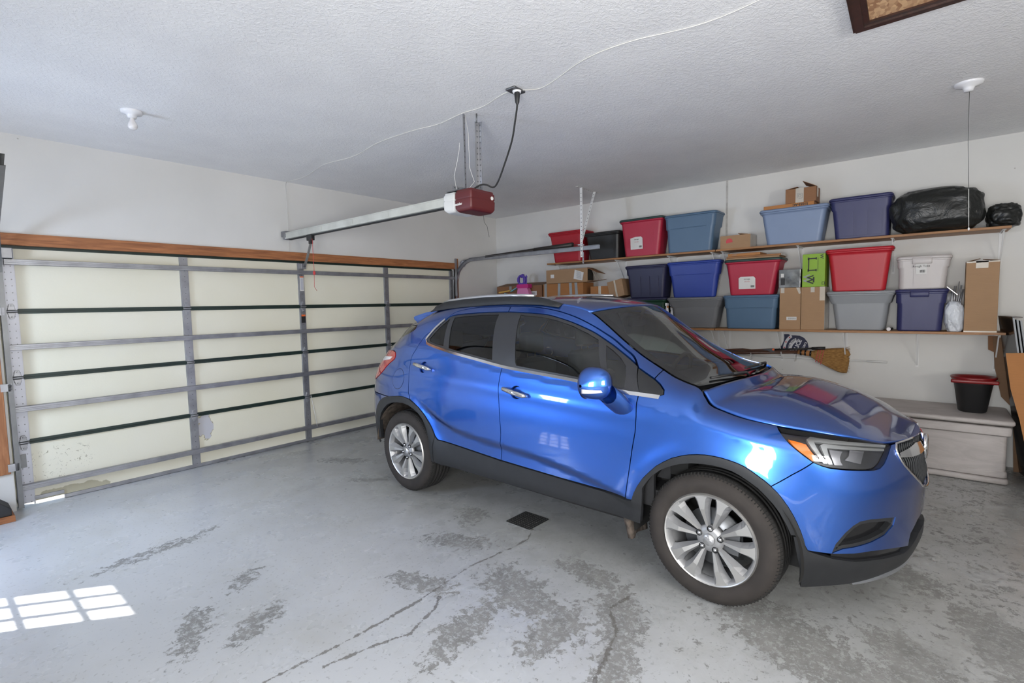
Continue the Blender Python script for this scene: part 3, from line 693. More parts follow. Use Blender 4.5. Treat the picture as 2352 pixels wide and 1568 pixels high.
def glass(name, tint, refl=1.0, ior=1.5):
    t = NT(name); n = t.n; n.remove(t.b)
    tr = t.new('ShaderNodeBsdfTransparent'); tr.inputs[0].default_value = (*tint, 1)
    gl = t.new('ShaderNodeBsdfGlossy'); gl.inputs['Roughness'].default_value = .012; gl.inputs['Color'].default_value = (refl, refl, refl, 1)
    fr = t.new('ShaderNodeFresnel'); fr.inputs['IOR'].default_value = ior
    mx = t.new('ShaderNodeMixShader'); t.link(fr.outputs[0], mx.inputs[0]); t.link(tr.outputs[0], mx.inputs[1]); t.link(gl.outputs[0], mx.inputs[2])
    t.link(mx.outputs[0], n['Material Output'].inputs[0])
glass('clear_auto_glass', (.74, .80, .76), 1, 1.95); glass('side_glass', (.50, .58, .55), 1, 1.75); glass('privacy_glass', (.05, .055, .055), 1, 1.5); glass('lamp_cover', (.93, .94, .95), 1, 1.45)

CAR = bpy.data.objects.new('car', None); COL.objects.link(CAR); CAR.location = (-2.919, -3.507, 0); CAR.rotation_euler = (0, 0, math.atan2(-.99935, -.0361))
tag(CAR, 'blue metallic compact crossover with black cladding parked nose to the right', 'car')
def pol_in(poly, x, y):
    c = np.zeros(np.shape(x), bool); n = len(poly); j = n - 1
    for i in range(n):
        xi, yi = poly[i]; xj, yj = poly[j]
        if yi != yj:
            c ^= ((yi > y) != (yj > y)) & (x < (xj - xi) * (y - yi) / (yj - yi) + xi)
        j = i
    return c
def dens(poly, d):
    out = []
    for i in range(len(poly)):
        a = poly[i]; b = poly[(i + 1) % len(poly)]; L = math.hypot(b[0] - a[0], b[1] - a[1]); k = max(1, int(math.ceil(L / d)))
        for q in range(k): out.append((a[0] + (b[0] - a[0]) * q / k, a[1] + (b[1] - a[1]) * q / k))
    return out
def inset(poly, d):
    """move a simple polygon inwards by d (keeps points on the centre plane)"""
    n = len(poly); A = sum(poly[i][0] * poly[(i + 1) % n][1] - poly[(i + 1) % n][0] * poly[i][1] for i in range(n)); sg = 1 if A > 0 else -1; out = []
    for i in range(n):
        a, b, c = poly[i - 1], poly[i], poly[(i + 1) % n]
        n1 = Vector((-(b[1] - a[1]), b[0] - a[0])); n2 = Vector((-(c[1] - b[1]), c[0] - b[0]))
        if n1.length > 0: n1.normalize()
        if n2.length > 0: n2.normalize()
        m = n1 + n2
        if m.length < .3: m = n1
        k = min(2.0, 1 / max(.4, m.length / 2)); m = m.normalized() * d * k * sg
        s = b[0] + m.x
        if b[0] < 1e-6: s = 0.0
        if b[0] > SMAX - 1e-6: s = SMAX
        out.append((s, b[1] + m.y))
    return out
def topc(s0, s1, dz=0.0, n=60):
    return [(s, float(zT_(UX(s))) - dz) for s in np.linspace(s0, s1, n)]
def surf_pn(s, z, off):
    e = 2e-3
    s0, s1 = np.clip(s - e, 0, SMAX), np.clip(s + e, 0, SMAX)
    zt = zT_(UX(s)); z0 = z - e; z1 = np.minimum(z + e, zt); z0 = np.where(z1 - z0 < e, z - 2 * e, z0)
    A = np.stack(S(s0, z), -1); B = np.stack(S(s1, z), -1); C = np.stack(S(s, z0), -1); D = np.stack(S(s, z1), -1)
    n = np.cross(B - A, D - C); L = np.linalg.norm(n, axis=-1, keepdims=True); n = n / np.maximum(L, 1e-9)
    P = np.stack(S(s, z), -1)
    # orient outwards
    o = np.stack([P[:, 0] * .3, P[:, 1], 0 * P[:, 2] + .05], -1); sg = np.sign((n * o).sum(-1, keepdims=True)); sg[sg == 0] = 1; n = n * sg
    n[(s < 1e-6) | (s > SMAX - 1e-6), 1] = 0; n /= np.maximum(np.linalg.norm(n, axis=-1, keepdims=True), 1e-9)
    return P + n * off, n
def triangulate(outer, holes, res, resz):
    allp = [outer] + holes; V = []; Ed = []
    for p in allp:
        o = len(V); V += [Vector(q) for q in p]; Ed += [(o + i, o + (i + 1) % len(p)) for i in range(len(p))]
    xs = [p[0] for p in outer]; zs = [p[1] for p in outer]
    gx = np.arange(min(xs) + res * .37, max(xs), res); gz = np.arange(min(zs) + resz * .41, max(zs), resz)
    X, Z = np.meshgrid(gx, gz, indexing='ij'); X = X + (np.arange(len(gz))[None] % 2) * res * .5; x = X.ravel(); z = Z.ravel()
    ins = pol_in(outer, x, z)
    for h in holes: ins &= ~pol_in(h, x, z)
    bp = np.array([tuple(v) for v in V]); x = x[ins]; z = z[ins]
    if len(x):
        keep = np.ones(len(x), bool)
        for i in range(0, len(bp), 200):
            d = np.hypot((x[:, None] - bp[None, i:i + 200, 0]) / res, (z[:, None] - bp[None, i:i + 200, 1]) / resz).min(1); keep &= d > .4
        V += [Vector((a, b)) for a, b in zip(x[keep], z[keep])]
    v, e, f = delaunay_2d_cdt(V, Ed, [], 0, 1e-6)[:3]
    v = np.array([(a.x, a.y) for a in v]); f = [list(q) for q in f]
    c = np.array([v[q].mean(0) for q in f]); ok = pol_in(outer, c[:, 0], c[:, 1])
    for h in holes: ok &= ~pol_in(h, c[:, 0], c[:, 1])
    return v, [q for q, k in zip(f, ok) if k]
def cpanel(name, outer, mat, holes=(), off=0.0, skirt=.016, parent=None, side='R', res=.032, resz=.02, gap=0.0, join=False, dn=.02, label=None, sidx=0):
    o = inset(outer, gap) if gap else list(outer)
    o = dens(o, dn); hs = [dens(inset(h, -gap) if gap else h, dn) for h in holes]
    v, f = triangulate(o, hs, res, resz)
    s = np.clip(v[:, 0], 0, SMAX); z = np.minimum(v[:, 1], zT_(UX(s)))
    P, N = surf_pn(s, z, off)
    used = sorted({i for q in f for i in q}); mp = {u: k for k, u in enumerate(used)}; f = [[mp[i] for i in q] for q in f]; P = P[used]; N = N[used]; s = s[used]
    P2 = P.copy(); P2[:, 1] *= -1; N2 = N.copy(); N2[:, 1] *= -1   # right side is local -y
    def fix(P, N, f):
        out = []
        for q in f:
            n = np.cross(P[q[1]] - P[q[0]], P[q[2]] - P[q[0]]); out.append(q if n @ N[q[0]] > 0 else q[::-1])
        return out
    vs, ns, fs = [], [], []
    def emit(P, N, f):
        o = len(vs); f = fix(P, N, f); vs.extend(P.tolist()); ns.extend(N.tolist()); fs.extend([[i + o for i in q] for q in f])
        if skirt:
            cnt = {}
            for q in f:
                for a, b in zip(q, q[1:] + q[:1]): cnt[(a, b)] = 1
            for (a, b) in list(cnt):
                if (b, a) in cnt: continue
                if join and ((s[a] < 1e-5 and s[b] < 1e-5) or (s[a] > SMAX - 1e-5 and s[b] > SMAX - 1e-5)): continue
                k = len(vs); e = P[b] - P[a]; nn = np.cross(e, N[a]); nn = nn / max(np.linalg.norm(nn), 1e-9)
                vs.extend([P[a].tolist(), P[b].tolist(), (P[b] - N[b] * skirt).tolist(), (P[a] - N[a] * skirt).tolist()]); ns.extend([nn.tolist()] * 4); fs.append([k + 1, k, k + 3, k + 2])
    if side in ('R', 'B') or join: emit(P2, N2, f)
    if side in ('L', 'B') or join: emit(P, N, f)
    me = bpy.data.meshes.new(name); me.from_pydata(vs, [], fs); me.materials.append(MATS[mat]); me.polygons.foreach_set('use_smooth', [True] * len(fs))
    me.normals_split_custom_set_from_vertices(ns)
    ob = bpy.data.objects.new(name, me); COL.objects.link(ob); ob.parent = parent or CAR
    if label: ob['label'] = label
    return ob
def LR(name, outer, mat, sides='RL', **kw):
    return [cpanel(name, outer, mat, side=q, **kw) for q in sides]

DLO_BOT = [(3.7068, 1.301), (3.6762, 1.281), (3.5266, 1.2516), (3.332, 1.2195), (3.0597, 1.185), (2.815, 1.1534), (2.5887, 1.1363), (2.2074, 1.1099), (1.8748, 1.0728), (1.7658, 1.066)]
DLO_TOP = [(1.845, 1.1967), (1.948, 1.261), (2.0647, 1.3333), (2.1774, 1.3965), (2.2949, 1.4426), (2.4271, 1.4787), (2.5666, 1.505), (2.788, 1.5179), (2.9449, 1.5218), (3.191, 1.5165), (3.4705, 1.4971), (3.5341, 1.4561), (3.62, 1.38)]
DLO = DLO_BOT + DLO_TOP
FT = [(1.8362, 1.1882), (1.8987, 1.2453), (1.9719, 1.2938), (2.0881, 1.3711), (2.2578, 1.4613), (2.4565, 1.5213), (2.674, 1.553), (2.8988, 1.5588)]
FT2 = [(2.8988, 1.5588), (3.08, 1.559), (3.2363, 1.5561), (3.4023, 1.5374), (3.4864, 1.5106), (3.5721, 1.4249), (3.66, 1.373), (3.7443, 1.3283), (3.8091, 1.2637), (3.8254, 1.2273), (3.865, 1.18), (3.8773, 1.1455), (3.866, 1.09), (3.8548, 1.0463), (3.838, .95), (3.8311, .8678), (3.8004, .8109)]
GM = [(2.8988, 1.5588), (2.85, 1.34), (2.815, 1.1534), (2.8163, 1.0352), (2.80, .86), (2.784, .6915), (2.7975, .58), (2.8102, .4798)]
def smc(L, n=5):
    return [tuple(p) for p in crom(L, n)]
FT = smc(FT); FT2 = smc(FT2[:12]) + FT2[12:]; DLO_TOP = smc(DLO_TOP); DLO_BOT = DLO_BOT[:2] + smc(DLO_BOT[1:])[1:]; DLO = DLO_BOT + DLO_TOP; GM = smc(GM)
GF = [(1.7658, 1.066), (1.7552, .941), (1.760, .85), (1.7754, .7569), (1.795, .61), (1.817, .462)]
FA = [(1.7738, .465), (1.757, .512), (1.7367, .5524), (1.70, .609), (1.6604, .6529), (1.624, .691), (1.5837, .7209), (1.538, .750), (1.4866, .7717), (1.445, .785), (1.4025, .7934), (1.363, .798), (1.3244, .7990), (1.284, .7965), (1.2445, .7902), (1.21, .7825), (1.1786, .7710), (1.15, .755), (1.122, .7360), (1.096, .718), (1.0709, .6969), (1.045, .671), (1.0226, .6420), (.998, .608), (.9752, .5705), (.957, .535), (.9403, .4961), (.928, .463), (.9195, .43), (.9083, .4076)]
FAI = [(1.7065, .5536), (1.676, .60), (1.6438, .6389), (1.602, .676), (1.5558, .7047), (1.496, .731), (1.4309, .7475), (1.379, .754), (1.3266, .7559), (1.28, .753), (1.2367, .7448), (1.197, .728), (1.1593, .7059), (1.125, .683), (1.0935, .6525), (1.06, .617), (1.032, .5798), (1.003, .53), (.9797, .4782)]
RA = [(3.5063, .553), (3.54, .609), (3.5795, .6584), (3.63, .713), (3.6849, .756), (3.741, .787), (3.8004, .8109), (3.8279, .816), (3.89, .823), (3.95, .822), (4.0117, .8131), (4.095, .802), (4.18, .785), (4.23, .7636), (4.285, .733), (4.335, .685), (4.365, .63), (4.385, .56), (4.39, .49), (4.39, .42)]
RAI = [(3.5715, .52), (3.5924, .6185 - .02), (3.634, .671), (3.682, .7142), (3.738, .744), (3.8006, .7645), (3.88, .774), (3.9608, .7702), (4.04, .757), (4.11, .733), (4.1739, .6917), (4.23, .64), (4.27, .57), (4.29, .49), (4.30, .40)]
LIGHT = [(1.0256, .9583), (.8778, .9447), (.7553, .9290), (.6168, .9054), (.52, .8860), (.426, .8649), (.4664, .835), (.5242, .7969), (.5623, .7804), (.6053, .7777), (.7275, .7878), (.8174, .7973), (.8541, .8081), (.8853, .8222), (.9255, .8585), (.9707, .8998)]
BGAP = [(.8853, .8222), (.9821, .7603), (1.0709, .6969)]
MIRT = [(1.7658, 1.066), (1.70, 1.0625), (1.6438, 1.0599), (1.628, 1.066), (1.6388, 1.0847), (1.68, 1.1115), (1.7223, 1.1345), (1.79, 1.166), (1.8362, 1.1882)]
TAIL = [(4.60, 1.175), (4.515, 1.1804), (4.40, 1.187), (4.312, 1.1888), (4.25, 1.18), (4.2198, 1.1663), (4.19, 1.145), (4.1862, 1.1178), (4.2459, 1.0788), (4.28, 1.045), (4.3134, 1.0019), (4.36, .966), (4.407, .9395), (4.46, .915), (4.52, .905), (4.60, .905)]
RGL = [(4.06, 1.412), (4.032, 1.3843), (4.09, 1.366), (4.1872, 1.3449), (4.28, 1.328), (4.3776, 1.3096), (4.48, 1.272), (4.60, 1.235), (4.60, 1.408)]
G = .0028
s_wb = 1.724    # seam between the fender and the pillar
# fender
fender = topc(s_wb, 1.0256, 0, 50) + LIGHT[::-1][:4][::-1][:0] + [(.9707 + .003, .8998 + .006), (.9255, .8585), (.8853, .8222)] + BGAP[1:] + FA[:20][::-1][0:0] + FA[20:0:-1][0:1][0:0]
fender = topc(s_wb, 1.0256, 0, 50) + [(.9707, .8998), (.9255, .8585), (.8853, .8222), (.9821, .7603)] + FA[20::-1] + [(1.80, .461)] + GF[::-1] + MIRT[1:7]
LR('front_fender', fender, 'blue_metallic_paint', gap=G)
# front door with the band above its window, rear door, body side
fdoor = GF + [(2.3067, .4641), (2.8102, .4798)] + GM[::-1][1:] + FT[::-1][1:]
fdoor = GF[:-1] + [(1.817, .4655), (2.05, .466), (2.3067, .4695), (2.8102, .4838)] + GM[::-1][1:] + FT[::-1][1:]
cup = lambda s0, z0: [(s0 + .050 * math.cos(a), z0 + .041 * math.sin(a)) for a in np.linspace(0, 2 * math.pi, 33)[:-1]]
fd = LR('front_door', fdoor, 'blue_metallic_paint', holes=[DLO, cup(2.6489, .9835)], gap=G, skirt=.022)
rdoor = GM[:-1] + [(2.8102, .4838), (3.4728, .524)] + RA[:7] + FT2[::-1]
rd = LR('rear_door', rdoor, 'blue_metallic_paint', holes=[DLO, cup(3.6655, 1.083)], gap=G, skirt=.022)
bside = topc(s_wb, 4.60, 0, 110) + [(4.60, .80), (4.12, .797 + .0)] + [(4.0117, .8131), (3.95, .822), (3.89, .823), (3.8279, .816)] + FT2[::-1][0:] + FT[::-1][1:] + [(1.79, 1.166), (1.7223, 1.1345)]
bs = LR('body_side', bside, 'blue_metallic_paint', holes=[TAIL, RGL], gap=G)
# trims around the glass, glass
qg = [(3.475, 1.262), (3.49, 1.474), (3.52, 1.452), (3.67, 1.308), (3.655, 1.29), (3.56, 1.27)]
rg = [(3.41, 1.246), (3.445, 1.484), (3.33, 1.494), (3.19, 1.502), (2.975, 1.508), (2.925, 1.182), (3.0597, 1.199), (3.332, 1.233)]
fg = [(2.765, 1.504), (2.5666, 1.490), (2.43, 1.465), (2.30, 1.430), (2.19, 1.386), (2.115, 1.346), (1.995, 1.095), (2.2074, 1.124), (2.5887, 1.150), (2.69, 1.158), (2.705, 1.18)]
sg = [(2.062, 1.316), (2.01, 1.285), (1.95, 1.244), (1.90, 1.20), (1.875, 1.15), (1.862, 1.088), (1.955, 1.0905)]
LR('window_trim', DLO, 'pillar_trim', holes=[qg, rg, fg, sg], off=-.006, skirt=.01)
def sub(os_, *a, **k):
    for o_, q in zip(os_, 'RL'): cpanel(*a, parent=o_, side=q, **k)
for nm, pl, mt, par in (('quarter_glass', qg, 'privacy_glass', bs), ('side_window', rg, 'privacy_glass', rd), ('side_window', fg, 'side_glass', fd), ('vent_window', sg, 'side_glass', fd)):
    sub(par, nm, pl, mt, off=-.010, skirt=0)
LR('sail_trim', MIRT, 'dark_cladding', off=-.001, gap=.002)
ch = [(3.5341, 1.458), (3.62, 1.382), (3.7068, 1.303)] + DLO_BOT[1:] + [(1.70, 1.0625), (1.6438, 1.0599)]
def strip(c, w):
    out = []
    for i, p in enumerate(c):
        a = c[max(i - 1, 0)]; b = c[min(i + 1, len(c) - 1)]; d = Vector((b[0] - a[0], b[1] - a[1])).normalized(); out.append((p[0] + d.y * -w, p[1] + d.x * w))
    return out
ch_lo = strip(ch, .019)
LR('chrome_window_strip', [(p[0], p[1]) for p in ch] + ch_lo[::-1], 'chrome', off=.004, skirt=.008, dn=.012)
# front bumper
GRH = [(0, .8655), (.20, .8655), (.3872, .8640), (.402, .84), (.4004, .8203), (.39, .79), (.3725, .7674), (.32, .722), (.2664, .6828), (.17, .625), (.08, .600), (0, .594)]
FOG = [(.6793, .5441), (.6202, .5475), (.52, .536), (.4326, .5227), (.4438, .4856), (.5036, .4529), (.6062, .4337), (.70, .422), (.7561, .4175), (.79, .404), (.8052, .3960), (.7892, .4398), (.7485, .4939), (.7135, .5259)]
bl = [(.9083, .4076), (.8052, .3931), (.70, .389), (.6036, .3879), (.50, .376), (.3971, .3592), (.33, .346), (.2747, .3374), (.271, .3668), (.2542, .3987), (.1649, .4421), (.08, .455), (0, .458)]
bump = [(0, .594)] + GRH[::-1][1:-2] + [(.3872, .866), (.426, .8649), (.4664, .835), (.5242, .7969), (.5623, .7804), (.6053, .7777), (.7275, .7878), (.8174, .7973), (.8541, .8081), (.8853, .8222), (.9821, .7603)] + FA[20:] + bl[1:]
bump[0] = (0, .594)
fogh = FOG
cpanel('front_bumper', bump, 'blue_metallic_paint', holes=[fogh], gap=.0018, join=True, skirt=.03)
lowc = [(0, .392), (.15, .372), (.26, .326), (.33, .336), (.3971, .3492), (.50, .366), (.6036, .3779), (.70, .380), (.8052, .3851), (.9083, .4076), (.9195, .43), (.9403, .4961)] + [(.9752, .5705), (1.003, .53), (.9797, .4782), (.9683, .44), (.9504, .3651), (.93, .28), (.9058, .1961), (.7877, .2104), (.6682, .2193), (.53, .212), (.4157, .1994), (.30, .190), (.15, .186), (0, .186)]
lowc = [(0, .392), (.15, .372), (.26, .326), (.33, .312), (.3971, .322), (.50, .333), (.6036, .345), (.70, .352), (.8052, .372), (.9083, .4076), (.9195, .43), (.94, .47), (.9683, .4696), (.9504, .3651), (.93, .28), (.9058, .1961), (.7877, .2104), (.6682, .2193), (.53, .212), (.4157, .1994), (.30, .190), (.15, .186), (0, .186)]
lc = cpanel('lower_bumper', lowc, 'dark_cladding', off=.006, join=True, skirt=.03)
cpanel('air_intake', [(0, .455), (.08, .452), (.1649, .4390), (.2542, .396), (.271, .3668), (.2747, .3374), (.26, .326), (.15, .372), (0, .392)], 'gloss_black', off=-.03, join=True, skirt=0)
cpanel('bumper_slot', [(.3971, .3602), (.6036, .3889), (.8052, .3941), (.8052, .370), (.70, .350), (.6036, .343), (.50, .331), (.3971, .320), (.33, .31), (.33, .346)], 'gloss_black', off=-.010, side='R', skirt=0)
cpanel('bumper_slot', [(.3971, .3602), (.6036, .3889), (.8052, .3941), (.8052, .370), (.70, .350), (.6036, .343), (.50, .331), (.3971, .320), (.33, .31), (.33, .346)], 'gloss_black', off=-.010, side='L', skirt=0)
cpanel('skid_lip', [(0, .215), (.15, .215), (.30, .216), (.4157, .222), (.50, .2235), (.6, .2225), (.6682, .2193), (.53, .212), (.4157, .1994), (.30, .190), (.15, .186), (0, .186)], 'skid_silver', off=.014, join=True, skirt=.015, parent=lc)
LR('fog_recess', FOG, 'gloss_black', off=-.028, skirt=0)
LR('fog_surround', FOG, 'dark_cladding', holes=[inset(dens(FOG, .03), .016)], off=-.004, skirt=.026)
# arches and sill
farc = FA[::-1] + [(1.7738, .465)][:0] + [(1.775, .41), (1.775, .335), (1.735, .335), (1.715, .45)] + FAI + [(.955, .48), (.935, .462)]
LR('wheel_arch_moulding', farc, 'dark_cladding', off=.010, skirt=.03, dn=.015, resz=.015)
sill = [(1.7738, .467), (1.8224, .4554), (2.05, .459), (2.3067, .4661), (2.81, .480), (3.4728, .521), (3.5063, .5475), (3.575, .60), (3.5715, .50), (3.56, .42), (3.55, .335), (3.3, .332), (2.8, .333), (2.3, .334), (1.775, .335), (1.775, .41)]
sill = [(1.7758, .463), (1.8224, .4554), (2.05, .459), (2.3067, .4661), (2.81, .480), (3.4728, .521), (3.50, .545), (3.52, .46), (3.53, .335), (3.3, .332), (2.8, .333), (2.3, .334), (1.7765, .335), (1.7765, .41)]
sl = LR('sill_cladding', sill, 'dark_cladding', off=.008, skirt=.03)
LR('sill_underside', [(1.7765, .334), (3.53, .334), (3.53, .295), (1.7765, .295)], 'dark_liner', off=-.03, skirt=.0)
rarc = RA + [(4.388, .40), (4.30, .40)] + RAI[::-1] + [(3.565, .335), (3.533, .335), (3.523, .46), (3.503, .545)]
LR('wheel_arch_moulding', rarc, 'dark_cladding', off=.010, skirt=.03, dn=.015, resz=.015)
# rear bumper, tailgate, rear glass
rb = [(4.125, .797)] + [(4.18, .785), (4.23, .7636), (4.285, .733), (4.335, .685), (4.365, .63), (4.385, .56), (4.39, .49), (4.39, .42), (SMAX, .42), (SMAX, .797)]
cpanel('rear_bumper', rb, 'blue_metallic_paint', gap=.002, join=True)
cpanel('rear_lower_cladding', [(4.39, .415), (SMAX, .415), (SMAX, .30), (4.39, .34)], 'dark_cladding', off=.004, join=True)
tg = [(4.606, .803), (SMAX, .803), (SMAX, 1.425)] + topc(SMAX, 4.606, .003, 20)[1:]
RGC = [(4.606, 1.235), (4.75, 1.20), (4.95, 1.18), (SMAX - .001, 1.175), (SMAX - .001, 1.405), (4.606, 1.405)]
cpanel('tailgate', tg[:2] + [(SMAX, 1.16)] + [(4.95, 1.165), (4.75, 1.185), (4.606, 1.22)], 'blue_metallic_paint', holes=[], gap=.002, join=True)
cpanel('tailgate_window', [(4.06, 1.412), (4.032, 1.3843), (4.09, 1.366), (4.1872, 1.3449), (4.28, 1.328), (4.3776, 1.3096), (4.48, 1.272), (4.606, 1.222), (4.75, 1.187), (4.95, 1.167), (SMAX, 1.163), (SMAX, 1.41), (4.6, 1.41)], 'privacy_glass', off=-.006, join=True, skirt=.008)
LR('tail_light', TAIL, 'red_lens', off=.004, gap=.002)
TW = [(4.60, 1.11), (4.42, 1.118), (4.2507, 1.1333), (4.24, 1.14), (4.2755, 1.10), (4.42, 1.085), (4.60, 1.075)]
LR('reverse_lens', [(4.599, 1.125), (4.42, 1.128), (4.2507, 1.1373), (4.2755, 1.112), (4.42, 1.09), (4.599, 1.075)], 'clear_lens_white', off=.0065, skirt=.004)
# fuel flap outline
fl = [(4.0 + .085 * math.cos(a), .963 + .085 * math.sin(a)) for a in np.linspace(0, 2 * math.pi, 33)[:-1]]
cpanel('fuel_flap', fl, 'blue_metallic_paint', off=.0012, skirt=.004, dn=.02, parent=bs[0])
fl2 = [(4.0 + .088 * math.cos(a), .963 + .088 * math.sin(a)) for a in np.linspace(0, 2 * math.pi, 33)[:-1]]
cpanel('flap_gap', fl2, 'gloss_black', off=.0005, skirt=.0, dn=.02, parent=bs[0])
# grille
gr = cpanel('grille', GRH[:-1] + [(0, .594)], 'gloss_black', off=-.022, join=True, skirt=0)
def spt(s, z, off=0, L=False):
    P, N = surf_pn(np.array([float(s)]), np.array([float(z)]), off); p = P[0].copy()
    if not L: p[1] *= -1
    return tuple(p)
m = MB(); edge = dens(GRH[2:], .02)[:-22]
ed = [(s, z) for s, z in dens(GRH + [(0, .594)], .015)]
path = [(s, z) for s, z in dens(GRH[1:], .015) if not (s < 1e-6 and z > .6)]
path = path[:max(i for i, p in enumerate(path) if abs(p[0]) < 1e-6) + 1] if any(abs(p[0]) < 1e-6 for p in path) else path
loop = [spt(s, z, .003) for s, z in path] + [spt(s, z, .003, True) for s, z in path[::-1][1:]]
m.tube(loop, .0055, 8); m.build('grille_surround', 'chrome', gr)
m = MB()
for i in range(17):
    s = .024 + i * .0225
    zs = [z for z in np.linspace(.60, .86, 60) if pol_in(GRH + [(-.01, .594), (-.01, .8655)], np.array([s]), np.array([z]))[0]]
    if len(zs) > 2:
        for Lf in (False, True): m.tube([spt(s, z, -.012 + .004 * math.sin(z * 60), Lf) for z in np.linspace(zs[0], zs[-1], 14)], .0042, 6)
m.build('grille_bars', 'dark_cladding', gr)
wing = [(.385, .825), (.28, .832), (.19, .842), (.10, .835), (.075, .79), (.16, .786), (.28, .792), (.39, .806)]
for q in 'RL': cpanel('grille_wing', wing, 'chrome', off=.006, side=q, skirt=.012, parent=gr)
bx_ = spt(0, .79, .004); m = MB()
m.lathe([(.046, -.004), (.052, .004), (.060, .006), (.066, .0), (.066, -.014), (.046, -.014)], (bx_[0], 0, bx_[2]), 'x', 40)
bd = m.build('badge_ring', 'chrome', gr)
m = MB(); m.lathe([(.0005, -.006), (.048, -.006)], (bx_[0], 0, bx_[2]), 'x', 30); m.build('badge_field', 'gloss_black', bd)
simple('shield_red', (.45, .02, .02), .3); simple('shield_white', (.7, .7, .7), .3); simple('shield_blue', (.03, .06, .35), .3)
for k, (mt, dy, dz) in enumerate((('shield_red', .022, .018), ('shield_white', 0, 0), ('shield_blue', -.022, -.018))):
    m = MB(); m.prism([(bx_[1] + dy + a, bx_[2] + dz + b) for a, b in ((-.012, .016), (.012, .016), (.012, -.004), (0, -.018), (-.012, -.004))], 'x', bx_[0] - .006, bx_[0] + .003); m.build('shield', mt, bd)
# headlights
hl = LR('headlight', LIGHT, 'lamp_housing', off=-.030, skirt=0, gap=.003)
AMB = [(.9707, .9201), (.93, .912), (.8957, .9025), (.872, .862), (.8537, .8291), (.8837, .828), (.9239, .8661), (.95, .893)]
LED = [(.8921, .9221), (.8753, .9321), (.66, .903), (.4604, .8701), (.4655, .862), (.66, .891), (.8606, .9139), (.84, .865), (.8191, .8182), (.8374, .8181), (.86, .865)]
LED2 = [(.831, .9009), (.8156, .9076), (.64, .8835), (.4689, .8573), (.4721, .8489), (.64, .872), (.8026, .8891), (.80, .85), (.795, .8145), (.8145, .8145), (.82, .855)]
L1 = [(.79, .8828), (.7245, .8728), (.735, .862), (.7459, .8454), (.75, .826), (.7449, .8087), (.785, .8105), (.787, .85)]
L2 = [(.6873, .8763), (.6063, .8635), (.63, .833), (.6491, .8093), (.69, .82), (.7275, .8317), (.70, .85)]
for pl, mt, nm, of in ((AMB, 'amber_lens', 'turn_signal', -.012), (LED, 'light_guide', 'daytime_running_light', -.010), (LED2, 'light_guide', 'daytime_running_light', -.014), (L1, 'reflector', 'low_beam_reflector', -.02), (L2, 'reflector', 'high_beam_reflector', -.018)):
    sub(hl, nm, pl, mt, off=of, skirt=.012, dn=.01, res=.02, resz=.012)
sub(hl, 'lamp_glass', LIGHT, 'lamp_cover', off=.0, skirt=0, gap=.0035)
sub(hl, 'lamp_rim', LIGHT, 'chrome', holes=[inset(dens(LIGHT, .02), .0045)], off=-.003, skirt=.02, gap=.0028)
# hood, windshield, roof: ruled between the two body edges
def cross(s0, s1, ns, nt, bulge, crown, p, name, mat, parent=None, zoff=0, thick=True, tmax=1.0, prof=None):
    s = np.linspace(s0, s1, ns); z0 = zT_(UX(s)); x, l, _ = S(s, z0); t = np.linspace(-1, 1, nt) * tmax
    P = []
    for i in range(ns):
        row = []
        for q in t:
            h = 1 - abs(q) ** p
            e = prof(x[i], q, l[i]) if prof else 0
            row.append((x[i] + bulge(x[i]) * (1 - q * q), q * l[i], z0[i] + crown(x[i]) * h + zoff + e))
        P.append(row)
    m = MB(); m.grid(P); o = m.build(name, mat, parent or CAR, nrm=False)
    me = o.data; up = sum((f.normal.z for f in me.polygons))
    if up < 0: me.flip_normals()
    if thick: md = o.modifiers.new('t', 'SOLIDIFY'); md.thickness = .012; md.offset = -1
    return o, P
s_head = float(np.interp(-.39, -_gx, _g)); s_base = float(np.interp(-1.15, -_gx, _g)); s_hood = float(np.interp(-1.195, -_gx, _g))
rb_ = lambda x: .10 * sstep(-.3, .39, x)
rc_ = lambda x: float(np.interp(x, [-1.75, -1.5, -1.2, -.6, 0, .39], [.0, .012, .03, .042, .042, .034]))
cross(s_head + .004, SMAX - .002, 120, 33, rb_, rc_, 2.4, 'roof', 'blue_metallic_paint')
wb_ = lambda x: float(np.interp(x, [.39, 1.15], [.10, .125])); wc_ = lambda x: float(np.interp(x, [.39, 1.15], [.034, .012]))
ws, WP = cross(s_base, s_head - .003, 40, 41, wb_, wc_, 2.2, 'windshield', 'clear_auto_glass', thick=False, tmax=.985, zoff=-.003)
m = MB()   # dark band round the windshield
for rows in (WP[-3:],): m.grid([[(a, b, c - .002) for a, b, c in r] for r in rows])
m.grid([[(r[j][0], r[j][1], r[j][2] - .002) for j in (0, 1, 2)] for r in WP]); m.grid([[(r[j][0], r[j][1], r[j][2] - .002) for j in (-3, -2, -1)] for r in WP]); m.grid([[(a, b, c - .002) for a, b, c in r] for r in WP[:3]])
m.build('glass_border', 'gloss_black', ws)
HC = pchip([1.10, 1.20, 1.30, 1.40, 1.5, 1.7, 1.85, 1.95, 2.05], [.020, .040, .072, .092, .098, .074, .037, .014, .0])
hb_ = lambda x: .12 * float(sstep(1.62, 1.16, x)) - .0
hc_ = lambda x: float(HC(x))
def hprof(x, q, l):
    a = abs(q) * l; w = float(sstep(2.0, 1.7, x)); c = .46 - .10 * float(sstep(1.3, 2.0, x))
    return 0
hd, HP = cross(0.004, s_hood, 110, 61, hb_, hc_, 3.6, 'hood', 'blue_metallic_paint', prof=hprof)
m = MB(); r0 = HP[-1]; r1 = WP[0]
j1 = [r1[int(round(j * 40 / 60))] for j in range(61)]
